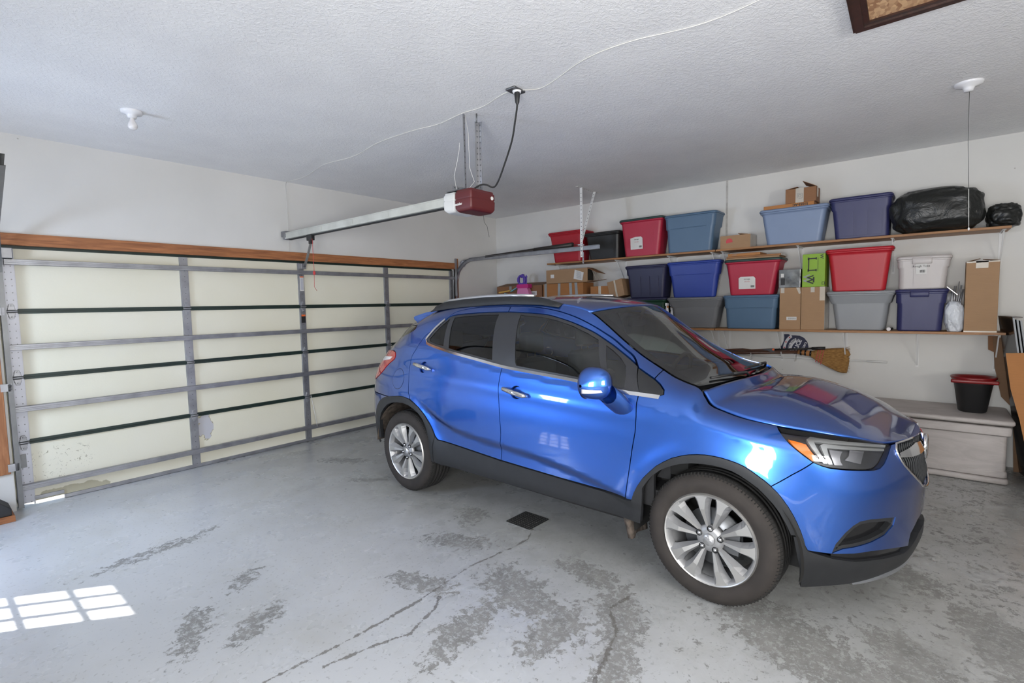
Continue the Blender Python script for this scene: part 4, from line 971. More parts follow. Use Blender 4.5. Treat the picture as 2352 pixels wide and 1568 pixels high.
m.grid([[(a[0] - .004, a[1], a[2] - .012) for a in r0], [((a[0] * .5 + b[0] * .5), a[1], min(a[2], b[2]) - .035) for a, b in zip(r0, j1)], [(b[0] + .02, b[1], b[2] - .02) for b in j1], [(b[0] - .05, b[1], b[2] - .04) for b in j1]])
cw = m.build('cowl', 'cabin_plastic', CAR)
# wipers
def on_ws(u, v, dz=.012):
    i = u * (len(WP) - 1); j = v * (len(WP[0]) - 1); i0 = min(int(i), len(WP) - 2); j0 = min(int(j), len(WP[0]) - 2)
    a = Vector(WP[i0][j0]).lerp(Vector(WP[i0 + 1][j0]), i - i0); b = Vector(WP[i0][j0 + 1]).lerp(Vector(WP[i0 + 1][j0 + 1]), i - i0); p = a.lerp(b, j - j0)
    return (p.x + dz * .6, p.y, p.z + dz)
for v0, v1, u1 in ((.40, .12, .075), (.93, .50, .10)):
    m = MB(); m.tube([on_ws(.0, v0, .0), on_ws(.02, v0 * .9 + v1 * .1, .02), on_ws(u1 * .6, (v0 + v1) / 2, .024)], .008, 8)
    m.tube([on_ws(.03, v0 - (v0 - v1) * .1, .012), on_ws(u1 * .7, (v0 + v1) / 2, .014), on_ws(u1, v1, .012)], .0075, 8); m.build('wiper', 'black_plastic', CAR)
# spoiler
m = MB(); rows = []
for t_ in np.linspace(-1, 1, 25):
    l = .548 * t_; xr = -1.50 - .10 * (1 - t_ * t_); xf = -1.12 - .08 * (1 - t_ ** 2); zt = 1.484 + .016 * (1 - t_ ** 4); zf = 1.546 + .030 * (1 - t_ ** 2)
    rows.append([(xf, l, zf - .02), (xf, l, zf - .004), ((xf + xr) / 2, l, (zt + zf) / 2 + .006), (xr + .02, l, zt + .003), (xr, l, zt - .008), (xr + .01, l, zt - .03), (xr + .07, l, zt - .06), (xr + .16, l, zt - .10), (xf, l, zf - .10)])
m.grid(rows); m.f.append([len(m.v) - 9 + i for i in range(9)]); m.m.append(0); m.sm.append(False); m.f.append([i for i in range(9)][::-1]); m.m.append(0); m.sm.append(False)
m.build('roof_spoiler', 'blue_metallic_paint', CAR)
# roof rails
for sg_ in (-1, 1):
    m = MB()
    top = [(-1.20, 1.552), (-1.17, 1.575), (-1.08, 1.601), (-1.0, 1.613), (-.8, 1.628), (-.55, 1.638), (-.3, 1.638), (-.08, 1.630), (.02, 1.612), (.10, 1.592), (.17, 1.573)]
    bot = [(x, float(np.interp(x, [-1.2, -1.1, -.7, -.3, 0, .17], [1.53, 1.543, 1.572, 1.582, 1.575, 1.556]))) for x, _ in top]
    rows = []
    for (x, zt), (_, zb) in zip(top, bot):
        w = .026; y = sg_ * .545; o_ = sg_ * .022
        rows.append([(x, y - sg_ * w + o_, zb - .004), (x, y - sg_ * w * .7, zt - .004), (x, y, zt), (x, y + sg_ * w * .6, zt - .004), (x, y + sg_ * w * 1.2 + o_, zb - .004)])
    m.grid(rows); rr_ = m.build('roof_rail', 'dark_cladding', CAR); md = rr_.modifiers.new('s', 'SOLIDIFY'); md.thickness = .006
    m = MB(); m.tube([(x, sg_ * .548, z + .004) for x, z in top[2:8]], [.004, .011, .013, .013, .013, .010], 10); m.build('rail_bar', 'satin_silver', rr_)
# door handles
for s0, z0 in ((2.6489, .9835), (3.6655, 1.083)):
    for k, q in enumerate('RL'):
        par = (fd if s0 < 3 else rd)[k]; Lf = q == 'L'
        el = [(s0 + .048 * math.cos(a), z0 + .040 * math.sin(a)) for a in np.linspace(0, 2 * math.pi, 25)[:-1]]
        cpanel('handle_cup', el, 'blue_metallic_paint', off=-.020, skirt=0, side=q, parent=par, dn=.01)
        m = MB(); pts = [spt(s0 + .112, z0 + .016, .012, Lf), spt(s0 + .09, z0 + .013, .034, Lf), spt(s0, z0, .040, Lf), spt(s0 - .09, z0 - .012, .034, Lf), spt(s0 - .112, z0 - .015, .012, Lf)]
        m.tube(pts, [.010, .016, .0175, .016, .010], 10); h_ = m.build('door_handle', 'chrome', par)
# mirrors
for sg_ in (-1, 1):
    m = MB(); rows = []
    for i in range(17):
        u = i / 16; th = u * math.pi; r = max(math.sin(th), .02) ** .62; y = sg_ * (.885 + .20 * u); row = []
        for k in range(24):
            a = 2 * math.pi * k / 24; ca, sa = math.cos(a), math.sin(a)
            ex = (abs(ca) ** .72) * (1 if ca > 0 else -1) * (.115 if ca > 0 else .07); ez = (abs(sa) ** .8) * (1 if sa > 0 else -1) * (.098 - (.012 if sa < 0 else 0))
            row.append((.70 + ex * r - .03 * u, y, 1.120 + ez * r - .02 * (1 - u) * 0))
        rows.append(row + [row[0]])
    m.grid(rows); mr = m.build('door_mirror', 'blue_metallic_paint', CAR)
    m = MB(); m.lathe([(.0005, 0), (.082, 0), (.088, .008)], (.64, sg_ * .985, 1.12), 'x', 24); m.build('mirror_glass', 'reflector', mr)
    m = MB(); rows = []
    for u in np.linspace(0, 1, 9):
        c = Vector((.800, sg_ * .845, .975)).lerp(Vector((.752, sg_ * .955, 1.075)), u); wx = .068 + .012 * math.sin(u * 3); rows.append([(c.x + wx * math.cos(a), c.y + sg_ * .022 * math.sin(a) * .6, c.z + .066 * math.sin(a)) for a in np.linspace(0, 2 * math.pi, 17)])
    m.grid(rows); m.build('mirror_foot', 'blue_metallic_paint', mr)
    m = MB(); rows = []
    pts = [(.66 + .045, 1.085), (.795, 1.083)]
    R0 = [(.642 + .16 * k / 10, 1.105 + .0 * k) for k in range(11)]
    def my(x, z):   # outer surface of the housing
        best = None
        for row in rowsH:
            for p in row:
                d = abs(p[0] - x) + abs(p[2] - z)
                if best is None or d < best[0]: best = (d, p)
        return best[1]
    y_ = sg_ * 1.0
    if sg_ > 0: mr.location = (-.12, -.02, -.06)
    g = []
    for k in range(11):
        f = k / 10; a = math.radians(95 - 78 * f)  # wraps from the outer end forwards
        x = .70 - .012 + .088 * math.cos(a) * (1 if f > 0 else 1); yy = sg_ * (.985 + .098 * math.sin(a) * .98)
        h = .012 * (1 - .5 * f)
        g.append([(x, yy, 1.092 - h), (x, yy, 1.092 + h)])
    m.grid(g); o_ = m.build('side_repeater', 'clear_lens_white', mr); md = o_.modifiers.new('s', 'SOLIDIFY'); md.thickness = .012; md.offset = 0
# wheels
def make_wheel():
    """axis y, outer face towards -y, centre at the origin"""
    m = MB()
    m.lathe([(.2345, -.012), (.241, .0), (.243, .012), (.235, .02), (.214, .05), (.208, .16), (.23, .20)], axis='y', n=64)
    m.lathe([(.2345, -.012), (.229, -.012), (.221, -.004), (.212, .03)], axis='y', n=64)
    # dish hub
    m.lathe([(.0005, .004), (.045, .004), (.068, .012), (.075, .03), (.05, .045), (.0005, .05)], axis='y', n=40)
    w = m.build('wheel', 'wheel_painted', None, nrm=True)
    m = MB()
    m.lathe([(.2355, -.0155), (.2425, -.004)], axis='y', n=72); m.lathe([(.2355, -.0155), (.2285, -.0135), (.226, -.006)], axis='y', n=72)
    g = MB()
    for k in range(5):
        for sgn in (-1, 1):
            a0 = math.radians(72 * k + 90); am = a0 + sgn * math.radians(17.5)
            def pt(r, da, h): a = am + da; return (r * math.cos(a), h, r * math.sin(a))
            # spoke outline in polar form: narrow and bent towards its pair at the hub, wide at the rim
            prof = [(.055, -.02, .11), (.085, -.06, .10), (.12, -.085, .065), (.16, -.115, .04), (.195, -.145, .035), (.215, -.17, .05), (.232, -.21, .10)]
            vs = []; n = 6
            for r, lo, hi in prof:
                lo2, hi2 = (lo, hi) if sgn > 0 else (-hi, -lo)
                bend = -sgn * .11 * max(0, (.15 - r) / .09)
                y = -.0135 + .020 * max(0, (.16 - r) / .1)
                vs += [(*pt(r, lo2 + bend, y),), (*pt(r, hi2 + bend, y),)]
            m.add(vs, [(2 * i, 2 * i + 1, 2 * i + 3, 2 * i + 2) for i in range(6)], 0, False)
            # painted flanks below the machined face
            low = []
            for (r, lo, hi), i in zip(prof, range(7)):
                lo2, hi2 = (lo - .10, hi + .12) if sgn > 0 else (-hi - .12, -lo + .10)
                bend = -sgn * .11 * max(0, (.15 - r) / .09)
                low += [(*pt(r, lo2 + bend, .022),), (*pt(r, hi2 + bend, .022),)]
            o = len(g.v); g.add([(a, b + .0006, c) for a, b, c in vs] + low, [(2 * i, 2 * i + 2, 14 + 2 * i + 2, 14 + 2 * i) for i in range(6)] + [(2 * i + 1, 14 + 2 * i + 1, 14 + 2 * i + 3, 2 * i + 3) for i in range(6)] + [(14 + 2 * i, 14 + 2 * i + 2, 14 + 2 * i + 3, 14 + 2 * i + 1) for i in range(6)] + [(0, 14, 15, 1)], 0, False)
    fm = m.build('machined_face', 'wheel_machined', w)
    g.build('spoke_flanks', 'wheel_painted', w)
    m = MB(); R = .346
    m.lathe([(.241, -.004), (.247, -.010), (.265, -.017), (.285, -.019), (.305, -.015), (.322, -.006), (.334, .006)], axis='y', n=96)
    m.lathe([(.334, .214), (.322, .226), (.30, .236), (.26, .236), (.234, .22)], axis='y', n=64)
    ty = m.build('tyre', 'tyre_rubber', w)
    m = MB(); pr = [(.334, .006), (.341, .022)]
    for c in (.055, .09, .13, .165): pr += [(R, c - .006), (R - .008, c - .005), (R - .008, c + .005), (R, c + .006)]
    pr += [(.341, .198), (.334, .214)]; m.lathe(pr, axis='y', n=96)
    for k in range(110):
        a = 2 * math.pi * k / 110; ca, sa = math.cos(a), math.sin(a)
        for h in (.003,): m.beam((.326 * ca, h - .005, .326 * sa), (.3415 * ca, h + .016, .3415 * sa), .007, .004)
    m.build('tread', 'tread_rubber', w)
    m = MB(); m.lathe([(.0005, -.012), (.028, -.011), (.031, -.006), (.031, .006)], axis='y', n=32)
    for dx, dz in ((-.009, .007), (0, 0), (.009, -.007)): m.prism([(dx - .006, dz + .008), (dx + .006, dz + .008), (dx + .006, dz - .001), (dx, dz - .008), (dx - .006, dz - .001)], 'y', -.0145, -.011)
    m.build('hub_cap', 'satin_silver', w)
    for k in range(5):
        a = math.radians(72 * k + 90); c = (.057 * math.cos(a), 0, .057 * math.sin(a)); m = MB()
        m.lathe([(.016, .004), (.0155, -.001), (.0125, .0), (.012, .010)], c, 'y', 18); m.lathe([(.0005, -.004), (.008, -.004), (.009, .01)], c, 'y', 6, mi=1)
        m.build('lug_nut', ['gloss_black', 'satin_silver'], w)
    m = MB(); m.lathe([(.0005, .055), (.15, .055), (.15, .075), (.0005, .075)], axis='y', n=48); m.bx(.06, .14, .03, .10, -.05, .06, 0); m.build('brake_disc', 'dark_steel', w)
    return w
wh = make_wheel(); first = True
for x in (1.2875, -1.2825):
    for sg_ in (-1, 1):
        if first: w = wh; first = False
        else:
            w = wh.copy(); COL.objects.link(w)
            for c in wh.children: c2 = c.copy(); COL.objects.link(c2); c2.parent = w
        w.parent = CAR; w.scale = (1, 1, 1); w.location = (x, sg_ * .835, .346)
        w.rotation_euler = (0, math.radians({(True, -1): 4, (False, -1): 38, (True, 1): 20, (False, 1): 50}[(x > 0, sg_)]), 0 if sg_ < 0 else math.pi)
        if sg_ > 0: w.rotation_euler = (0, 0, math.pi)
# wheel wells and underbody
for x, sides in ((1.2875, (-1, 1)), (-1.2825, (-1, 1))):
    for sg_ in sides:
        m = MB(); rows = []
        for a in np.linspace(math.radians(-12 if x > 0 else 2), math.radians(190 if x > 0 else 176), 30):
            R = .425; rows.append([(x + R * math.cos(a), sg_ * y, .345 + R * math.sin(a)) for y in ((.845, .80, .70, .60, .555) if x > 0 else (.845, .80, .70, .60, .555))])
        m.grid(rows, 0, True)
        o0 = len(m.v); vs = [(x + .425 * math.cos(a), sg_ * .555, .345 + .425 * math.sin(a)) for a in np.linspace(math.radians(-12 if x > 0 else 2), math.radians(190 if x > 0 else 176), 30)]
        m.add(vs, [list(range(30))], 1)
        m.build('wheel_well_liner', ['dark_liner' if x > 0 else 'muddy_liner', 'dark_liner'], CAR)
for sg_ in (-1, 1):
    m = MB(); rows = [[(.845 - .03 * f + .012 * math.sin(9 * f + y * 40), sg_ * y, .22 + .42 * f) for y in np.linspace(.66, .845, 8)] for f in np.linspace(0, 1, 14)]
    m.grid(rows); o_ = m.build('splash_guard', 'muddy_liner', CAR); md = o_.modifiers.new('s', 'SOLIDIFY'); md.thickness = .03
m = MB(); m.bx(-.86, .85, -.70, .70, .26, .40); m.bx(-1.75, -.86, -.55, .55, .24, .62); m.bx(.85, 1.85, -.55, .55, .20, .62); m.bx(1.72, 1.9, -.55, .55, .22, .70); m.bx(-1.95, -1.72, -.6, .6, .26, .7); m.bx(1.02, 1.12, -.70, .70, .6, 1.02)
m.build('underbody', 'underbody', CAR)
# cabin
MB().bx(-1.65, 1.02, -.74, .74, .40, .50).build('cabin_floor', 'cabin_plastic', CAR)
m = MB(); rows = [[(x_, y, z_) for x_, z_ in ((1.12, 1.06), (.95, 1.09), (.72, 1.075), (.62, 1.02), (.60, .80), (.66, .55))] for y in np.linspace(-.66, .66, 9)]
m.grid(rows); m.bx(.66, 1.0, -.66, .66, .55, .80); db = m.build('dashboard', 'cabin_plastic', CAR)
m = MB(); m.tube([(.60 + .055 * math.sin(a) * 1.0, .36 + .185 * math.cos(a), 1.00 + .175 * math.sin(a)) for a in np.linspace(0, 2 * math.pi, 37)], .015, 8, cap=False); m.beam((.6, .19, 1.0), (.6, .53, 1.0), .03, .02); m.beam((.6, .36, 1.0), (.55, .36, .83), .03, .02); m.cyl((.60, .36, 1.0), (.75, .36, .95), .05, .06); m.build('steering_wheel', 'cabin_plastic', CAR)
def seat(x, y, w, name):
    m = MB()
    m.rbox(x - .28, x + .26, y - w / 2, y + w / 2, .55, .73, .07)
    for z0, z1, dx, ww in ((.70, .98, -.27, w), (.96, 1.17, -.36, w * .9)):
        m.rbox(x + dx - .08, x + dx + .07, y - ww / 2, y + ww / 2, z0, z1, .06)
    for c in ([0] if w < 1 else [-.4, .4]):
        m.rbox(x - .43, x - .34, y + c - .12, y + c + .12, 1.20, 1.36, .04)
        for q in (-.05, .05): m.cyl((x - .39, y + c + q, 1.15), (x - .39, y + c + q, 1.22), .007, n=8)
    return m.build(name, 'seat_fabric', CAR, bevel=.012)
seat(.12, -.37, .50, 'front_seat'); seat(.12, .37, .50, 'front_seat'); seat(-.78, 0, 1.25, 'rear_seat')
for sg_ in (-1, 1):
    m = MB(); m.beam((-.22, sg_ * .655, .75), (-.24, sg_ * .60, 1.38), .045, .003, up=(0, 1, 0)); m.bx(-.27, -.20, sg_ * .60 - .01, sg_ * .60 + .012, 1.33, 1.42); m.build('seat_belt', 'belt_web', CAR)
for sg_, q in ((-1, 0), (1, 1)):
    m = MB(); m.bx(-1.06, .95, sg_ * .77, sg_ * .745, .42, 1.035); m.build('door_card', 'cabin_plastic', CAR)
P = []
for x_ in np.linspace(-1.35, .36, 16):
    zt = float(zT_(x_)); P.append([(x_ + .09 * sstep(-.3, .39, x_) * (1 - t_ * t_), t_ * .56, zt + float(rc_(x_)) * (1 - abs(t_) ** 2.4) - .035) for t_ in np.linspace(-1, 1, 15)])
m = MB(); m.grid(P); m.build('headliner', 'headliner', CAR)
m = MB(); m.rbox(.42, .46, -.12, .12, 1.40, 1.47, .015); m.cyl((.46, 0, 1.45), (.50, 0, 1.53), .012); m.build('interior_mirror', 'black_plastic', CAR)
# hood dent seam shadow is left to the geometry; registration sticker
m = MB(); 
# ---------------- shelves ----------------
ZT, ZL, FX = 2.155, 1.248, -.36
def board(y0, y1, z, lab, grp=None):
    m = MB(); m.bx(FX, -.004, y1, y0, z - .022, z); o = m.build('wall_shelf', 'shelf_board', None, bevel=.002, loc=(FX / 2, (y0 + y1) / 2, z - .022)); return tag(o, lab, 'shelf', grp)
board(-1.285, -3.66, ZT, 'left brown board of the upper wall shelf, under the black and steel blue totes')
board(-3.668, -6.10, ZT, 'right brown board of the upper wall shelf, under the garbage bags')
board(-.16, -3.66, ZL, 'left brown board of the lower wall shelf, mostly hidden behind the car')
board(-3.668, -6.098, ZL, 'right brown board of the lower wall shelf, above the broom')
def bracket(y, zt, drop, lab):
    t = thing('shelf_bracket', lab, 'shelf bracket', (0, y, zt - .022), group='white shelf brackets')
    z = zt - .022
    m = MB(); m.bx(-.31, -.003, y - .012, y + .012, z - .0045, z - .0005); m.bx(-.31, -.003, y - .0015, y + .0015, z - .014, z - .002); m.build('arm', 'white_paint_metal', t)
    m = MB(); m.bx(-.004, -.0005, y - .012, y + .012, z - drop - .02, z); m.build('wall_plate', 'white_paint_metal', t)
    m = MB(); m.beam((-.27, y, z - .010), (-.006, y, z - drop), .008, .010, up=(0, 1, 0)); m.build('brace', 'white_paint_metal', t)
for i, y in enumerate((-1.42, -2.36, -3.076, -3.60, -3.72, -4.49, -5.29, -6.06)):
    bracket(y, ZT, .31, ('white bracket under the left end of the upper shelf', 'white bracket under the upper shelf below the black tote', 'white bracket under the upper shelf below the left steel blue tote',
        'white bracket at the joint of the upper shelf boards, left of the pair', 'white bracket at the joint of the upper shelf boards, right of the pair', 'white bracket under the upper shelf below the light blue tote',
        'white bracket under the upper shelf between dark blue tote and garbage bag', 'white bracket under the right end of the upper shelf')[i])
for i, y in enumerate((-3.60, -3.73, -4.305, -4.915, -5.505, -6.06)):
    bracket(y, ZL, .33, ('white bracket at the lower shelf joint, left of the pair', 'white bracket at the lower shelf joint, right of the pair', 'white bracket in front of the round police sign', 'white bracket in front of the straw broom head',
        'white bracket under the lower shelf below the navy tote', 'white bracket under the right end of the lower shelf')[i])

# ---------------- totes ----------------
def plastic(name, rgb, r=.42): simple(name, srgb(*rgb), r, var=.04, bump=(160, .12, .002), vs=3)
for nm, c in dict(tote_red=(165, 22, 38), tote_crimson=(172, 38, 62), tote_black=(32, 32, 32), tote_steel_blue=(80, 106, 132), tote_light_blue=(122, 139, 168), tote_dark_blue=(46, 48, 92), tote_navy=(38, 38, 68),
                  tote_royal=(38, 60, 142), tote_grey=(112, 113, 116), tote_mid_grey=(140, 143, 147), tote_green=(26, 62, 44), lid_green=(44, 66, 62), tote_white=(196, 190, 188), tote_brick=(178, 28, 42)).items(): plastic(nm, c)
simple('paper_label', (.66, .65, .63), .6, var=.03); simple('print_black', (.02, .02, .02), .6); simple('print_grey', (.28, .28, .28), .6); simple('print_red', (.55, .05, .06), .5)
def tote(lab, yt0, yt1, yb0, yb1, z0, z1, mat, lid=None, style='step', depth=.325, label=None, grp='storage totes on the wall shelves', xf=-.345):
    """yt: left/right of the rim at the front, yb: of the bottom"""
    t = thing('storage_tote', lab, 'storage tote', (xf / 2, (yb0 + yb1) / 2, z0), group=grp)
    Hh = z1 - z0; lh = .028 if lid else .0; zt = z1 - lh; fl = (yb0 - yt0)  # taper (negative when rim wider)
    xb = xf + depth; rim = .014
    def ring(z, ext=0.0, r=.045):
        f = (z - z0) / (zt - z0); a0 = yb0 + (yt0 - rim - yb0) * f + ext; a1 = yb1 + (yt1 + rim - yb1) * f - ext
        x0 = xf + .03 * (1 - f) + rim - ext; x1 = xb - .03 * (1 - f) - rim + ext; out = []
        for cx, cy, g in ((x1 - r, a0 - r, 0), (x0 + r, a0 - r, 90), (x0 + r, a1 + r, 180), (x1 - r, a1 + r, 270)):
            for k in range(7): a = math.radians(g + 15 * k); out.append((cx + r * math.cos(a), cy + r * math.sin(a), z))
        return out
    hs = z0 + (zt - z0) * {'step': .66, 'deepstep': .74, 'plain': .90, 'rib': .76, 'panel': .93, 'clip': .72}[style]
    st = {'step': .010, 'deepstep': .022, 'plain': .003, 'rib': .008, 'panel': .003, 'clip': .010}[style]
    R = [ring(z0, -.012, .03), ring(z0 + .012, 0)]
    if style == 'deepstep': R = [ring(z0, -.030, .03), ring(z0 + .012, -.018)]
    R += [ring(hs - .004, -.018 if style == 'deepstep' else 0), ring(hs + .004, -.004 if style == 'deepstep' else st), ring(zt - .017, .008 if style == 'deepstep' else st), ring(zt - .016, rim), ring(zt - .002, rim + .002), ring(zt, rim - .004)]
    m = MB(); m.grid([q + [q[0]] for q in R]); n = 28
    m.add(R[0], [list(range(n))[::-1]]); m.add(ring(zt - .001, rim - .006), [list(range(n))])
    def fx(z, ext=0): f = (z - z0) / (zt - z0); return xf + .03 * (1 - f) + rim - ext
    def plate(poly, t_=.010, e=0):
        f = [(fx(z, e + (t_)), y, z) for y, z in poly]; b = [(fx(z, e - .004), y, z) for y, z in poly]; n = len(poly)
        m.add(f + b, [list(range(n))] + [(i, (i + 1) % n, n + (i + 1) % n, n + i) for i in range(n)])
    W0, W1 = yb0 - .05, yb1 + .05
    if style in ('rib',):
        w = (W0 - W1); k = 3
        for i in range(k):
            a = W0 - w * i / k - .008; b = W0 - w * (i + 1) / k + .008; plate([(a, z0 + .03), (b, z0 + .03), (b, hs - .02), (a, hs - .02)])
    if style in ('panel',):
        a, b, zz = W0 - .01, W1 + .01, z0 + Hh * .70; r = .03; arc = [(b + r - r * math.cos(q), zz - r + r * math.sin(q)) for q in np.linspace(0, math.pi / 2, 6)] + [(a - r + r * math.sin(q), zz - r + r * math.cos(q)) for q in np.linspace(0, math.pi / 2, 6)]
        plate([(a - .0, z0 + .02), (b + .0, z0 + .02)] + arc, .004)
    if style == 'step': plate([(W0, hs + .012), (W1, hs + .012), (W1, hs + .004), (W0, hs + .004)], .004, st)
    if style == 'clip':
        c = (yb0 + yb1) / 2; w = (yb0 - yb1)
        plate([(c + w * .17, z0 + .03), (c - w * .17, z0 + .03), (c - w * .17, zt - .03), (c + w * .17, zt - .03)], .012, 0)
    m.build('body', mat, t, wn=True)
    if style == 'clip':
        c = (yb0 + yb1) / 2; w = (yb0 - yb1); m = MB(); m.rbox(xf - .016, xf + .02, c - w * .21, c + w * .21, zt - .045, zt + .012, .008); m.build('clip_handle', lid or mat, t)
    if lid:
        m = MB(); R = [ring(zt, rim + .002), ring(zt + .002, rim + .007), ring(zt + lh * .6, rim + .006), ring(z1, rim - .004), ring(z1, rim - .02)]
        m.grid([q + [q[0]] for q in R]); m.add(R[-1], [list(range(28))]); m.build('lid', lid, t)
    if label:
        ly0, ly1, lz0, lz1, kind = label; e = .018 if style == 'clip' else .0145
        f = [(fx(z, e), y, z) for y, z in ((ly0, lz0), (ly1, lz0), (ly1, lz1 - .02), (ly1 + .02, lz1), (ly0 - .02 if kind != 'cut' else ly0 - .07, lz1), (ly0, lz1 - .015))]
        m = MB(); m.add(f, [list(range(6))]); lb_ = m.build('label', 'paper_label', t, nrm=False)
        cm = (ly0 + ly1) / 2; h = lz1 - lz0
        if kind == 'brandless':
            m = MB(); zc = lz1 - h * .13; m.add([(fx(z, e + .0012), y, z) for y, z in ((cm + .05, zc - .012), (cm - .05, zc - .012), (cm - .05, zc + .012), (cm + .05, zc + .012))], [(0, 1, 2, 3)]); m.build('red_oval', 'print_red', lb_, nrm=False)
            textmesh('Rough Tote', .026, 'print_black', lb_, face_frame((fx(lz1 - h * .42, e + .001), cm, lz1 - h * .42), (0, -1, 0), (.0, 0, 1)), extrude=.0003)
        else:
            textmesh('storage', .022, 'print_black', lb_, face_frame((fx(lz1 - h * .2, e + .001), cm, lz1 - h * .2), (0, -1, 0), (0, 0, 1)), extrude=.0003)
            textmesh('tote box', .016, 'print_red', lb_, face_frame((fx(lz1 - h * .42, e + .001), cm, lz1 - h * .4), (0, -1, 0), (0, 0, 1)), extrude=.0003)
        m = MB(); zb = lz0 + h * .2
        for i in range(9): y = ly1 + .012 + i * .0042; m.add([(fx(z, e + .0012), yy, z) for yy, z in ((y, zb - .012), (y + .002 + (i % 3) * .0006, zb - .012), (y + .002 + (i % 3) * .0006, zb + .012), (y, zb + .012))], [(0, 1, 2, 3)])
        m.build('barcode', 'print_black', lb_, nrm=False)
    return t
z = ZT + .001
tote('bright red tote at the left end of the upper shelf, behind the door track', -1.295, -1.875, -1.37, -1.82, z, 2.585, 'tote_red', 'tote_red', 'plain')
tote('black tote on the upper shelf between two red totes', -1.90, -2.432, -1.96, -2.40, z, 2.515, 'tote_black', 'tote_black', 'panel')
tote('crimson tote with dark green lid and torn label on the upper shelf', -2.435, -3.025, -2.49, -2.955, z, 2.63, 'tote_crimson', 'lid_green', 'panel', label=(-2.588, -2.755, 2.245, 2.40, 'cut'))
tote('steel blue tote on the upper shelf beside the crimson tote', -3.045, -3.665, -3.07, -3.60, z, 2.61, 'tote_steel_blue', 'tote_steel_blue', 'step')
tote('light blue tote on the upper shelf carrying two cardboard boxes', -4.125, -4.765, -4.19, -4.70, z, 2.533, 'tote_light_blue', 'tote_light_blue', 'plain')
tote('dark blue ribbed tote on the upper shelf beside the garbage bag', -4.775, -5.285, -4.825, -5.265, z, 2.562, 'tote_dark_blue', 'tote_dark_blue', 'rib')
z = ZL + .001
tote('dark green tote on the lower shelf under the navy tote', -2.52, -3.065, -2.57, -3.02, z, 1.622, 'tote_green', 'tote_navy', 'plain')
tote('navy tote stacked on the dark green tote', -2.515, -3.07, -2.56, -3.02, 1.623, 2.035, 'tote_navy', 'tote_navy', 'rib')
tote('dark grey tote on the lower shelf under the royal blue tote', -3.08, -3.735, -3.15, -3.66, z, 1.615, 'tote_grey', 'tote_grey', 'deepstep')
tote('royal blue tote stacked on the dark grey tote', -3.08, -3.71, -3.14, -3.645, 1.616, 2.045, 'tote_royal', 'tote_royal', 'step', depth=.17)
tote('steel blue tote on the lower shelf under the red tote with green lid', -3.75, -4.325, -3.775, -4.285, z, 1.625, 'tote_steel_blue', 'tote_steel_blue', 'step')
tote('red tote with dark green lid and white label, stacked on a steel blue tote', -3.76, -4.345, -3.81, -4.26, 1.626, 2.025, 'tote_crimson', 'lid_green', 'panel', label=(-3.915, -4.09, 1.695, 1.83, 'full'))
tote('mid grey tote on the lower shelf under the plain red tote', -4.772, -5.325, -4.83, -5.27, z, 1.637, 'tote_mid_grey', 'tote_mid_grey', 'deepstep')
tote('plain red tote stacked on the mid grey tote, right of the green carton', -4.755, -5.305, -4.81, -5.25, 1.638, 2.06, 'tote_brick', 'tote_brick', 'plain', depth=.17)
tote('navy tote with centre clip on the lower shelf under the white tote', -5.332, -5.712, -5.345, -5.675, z, 1.640, 'tote_dark_blue', 'tote_dark_blue', 'clip')
tote('white tote with a small red and white sticker, stacked on the navy clip tote', -5.335, -5.725, -5.35, -5.69, 1.641, 1.945, 'tote_white', 'tote_white', 'clip', label=(-5.475, -5.555, 1.78, 1.90, 'brandless'))

# ---------------- cardboard ----------------
def card(name, rgb, var=.06): 
    t = NT(name); c = srgb(*rgb); m_ = t.map((3, 3, 40), t.geo()); n = t.noise(4, 3, vec=m_); n2 = t.noise(7, 3, vec=t.geo()); f = t.math('ADD', t.math('MULTIPLY', n, .5), t.math('MULTIPLY', n2, .5))
    t.color(t.ramp(f, [(.3, tuple(a * (1 - var) for a in c)), (.7, tuple(min(1, a * (1 + var)) for a in c))])); t.b.inputs['Roughness'].default_value = .8
card('cardboard', (158, 126, 95)); card('cardboard_warm', (160, 108, 62)); card('cardboard_brown', (138, 98, 68)); card('cardboard_orange', (170, 116, 68)); card('cardboard_dark', (118, 90, 66)); card('cardboard_rough', (150, 106, 70), .15)  # includes a darker brown board for some flaps and the folded carton
simple('clear_tape', (.50, .44, .36), .25, var=.1, coat=.5); simple('paper_tape', (.50, .46, .40), .6); simple('duct_tape', (.33, .34, .35), .35, .4, var=.12); simple('box_inside_shade', (.02, .018, .014), .9)
def carton(lab, x0, x1, y0, y1, z0, z1, mat='cardboard', rz=0, rx=0, name='cardboard_box', grp=None, bev=.003):
    """x0 front .. x1 back, y0 > y1"""
    c = ((x0 + x1) / 2, (y0 + y1) / 2, z0)
    t = thing(name, lab, 'cardboard box', c, group=grp)
    rot = Matrix.Rotation(math.radians(rz), 3, 'Z') @ Matrix.Rotation(math.radians(rx), 3, 'X')
    t['_f'] = 0; del t['_f']
    hx, hy, h = (x1 - x0) / 2, (y0 - y1) / 2, z1 - z0
    def P(a, b, d): v = rot @ Vector((a, b, d - h / 2)); return (v.x + c[0], v.y + c[1], v.z + c[2] + h / 2)
    m = MB(); vs = [P(a, b, d) for a in (-hx, hx) for b in (-hy, hy) for d in (0, h)]
    m.add(vs, [(0, 1, 3, 2), (4, 6, 7, 5), (0, 4, 5, 1), (2, 3, 7, 6), (0, 2, 6, 4), (1, 5, 7, 3)]); m.build('carton', mat, t, bevel=bev)
    return t, P, hx, hy, h
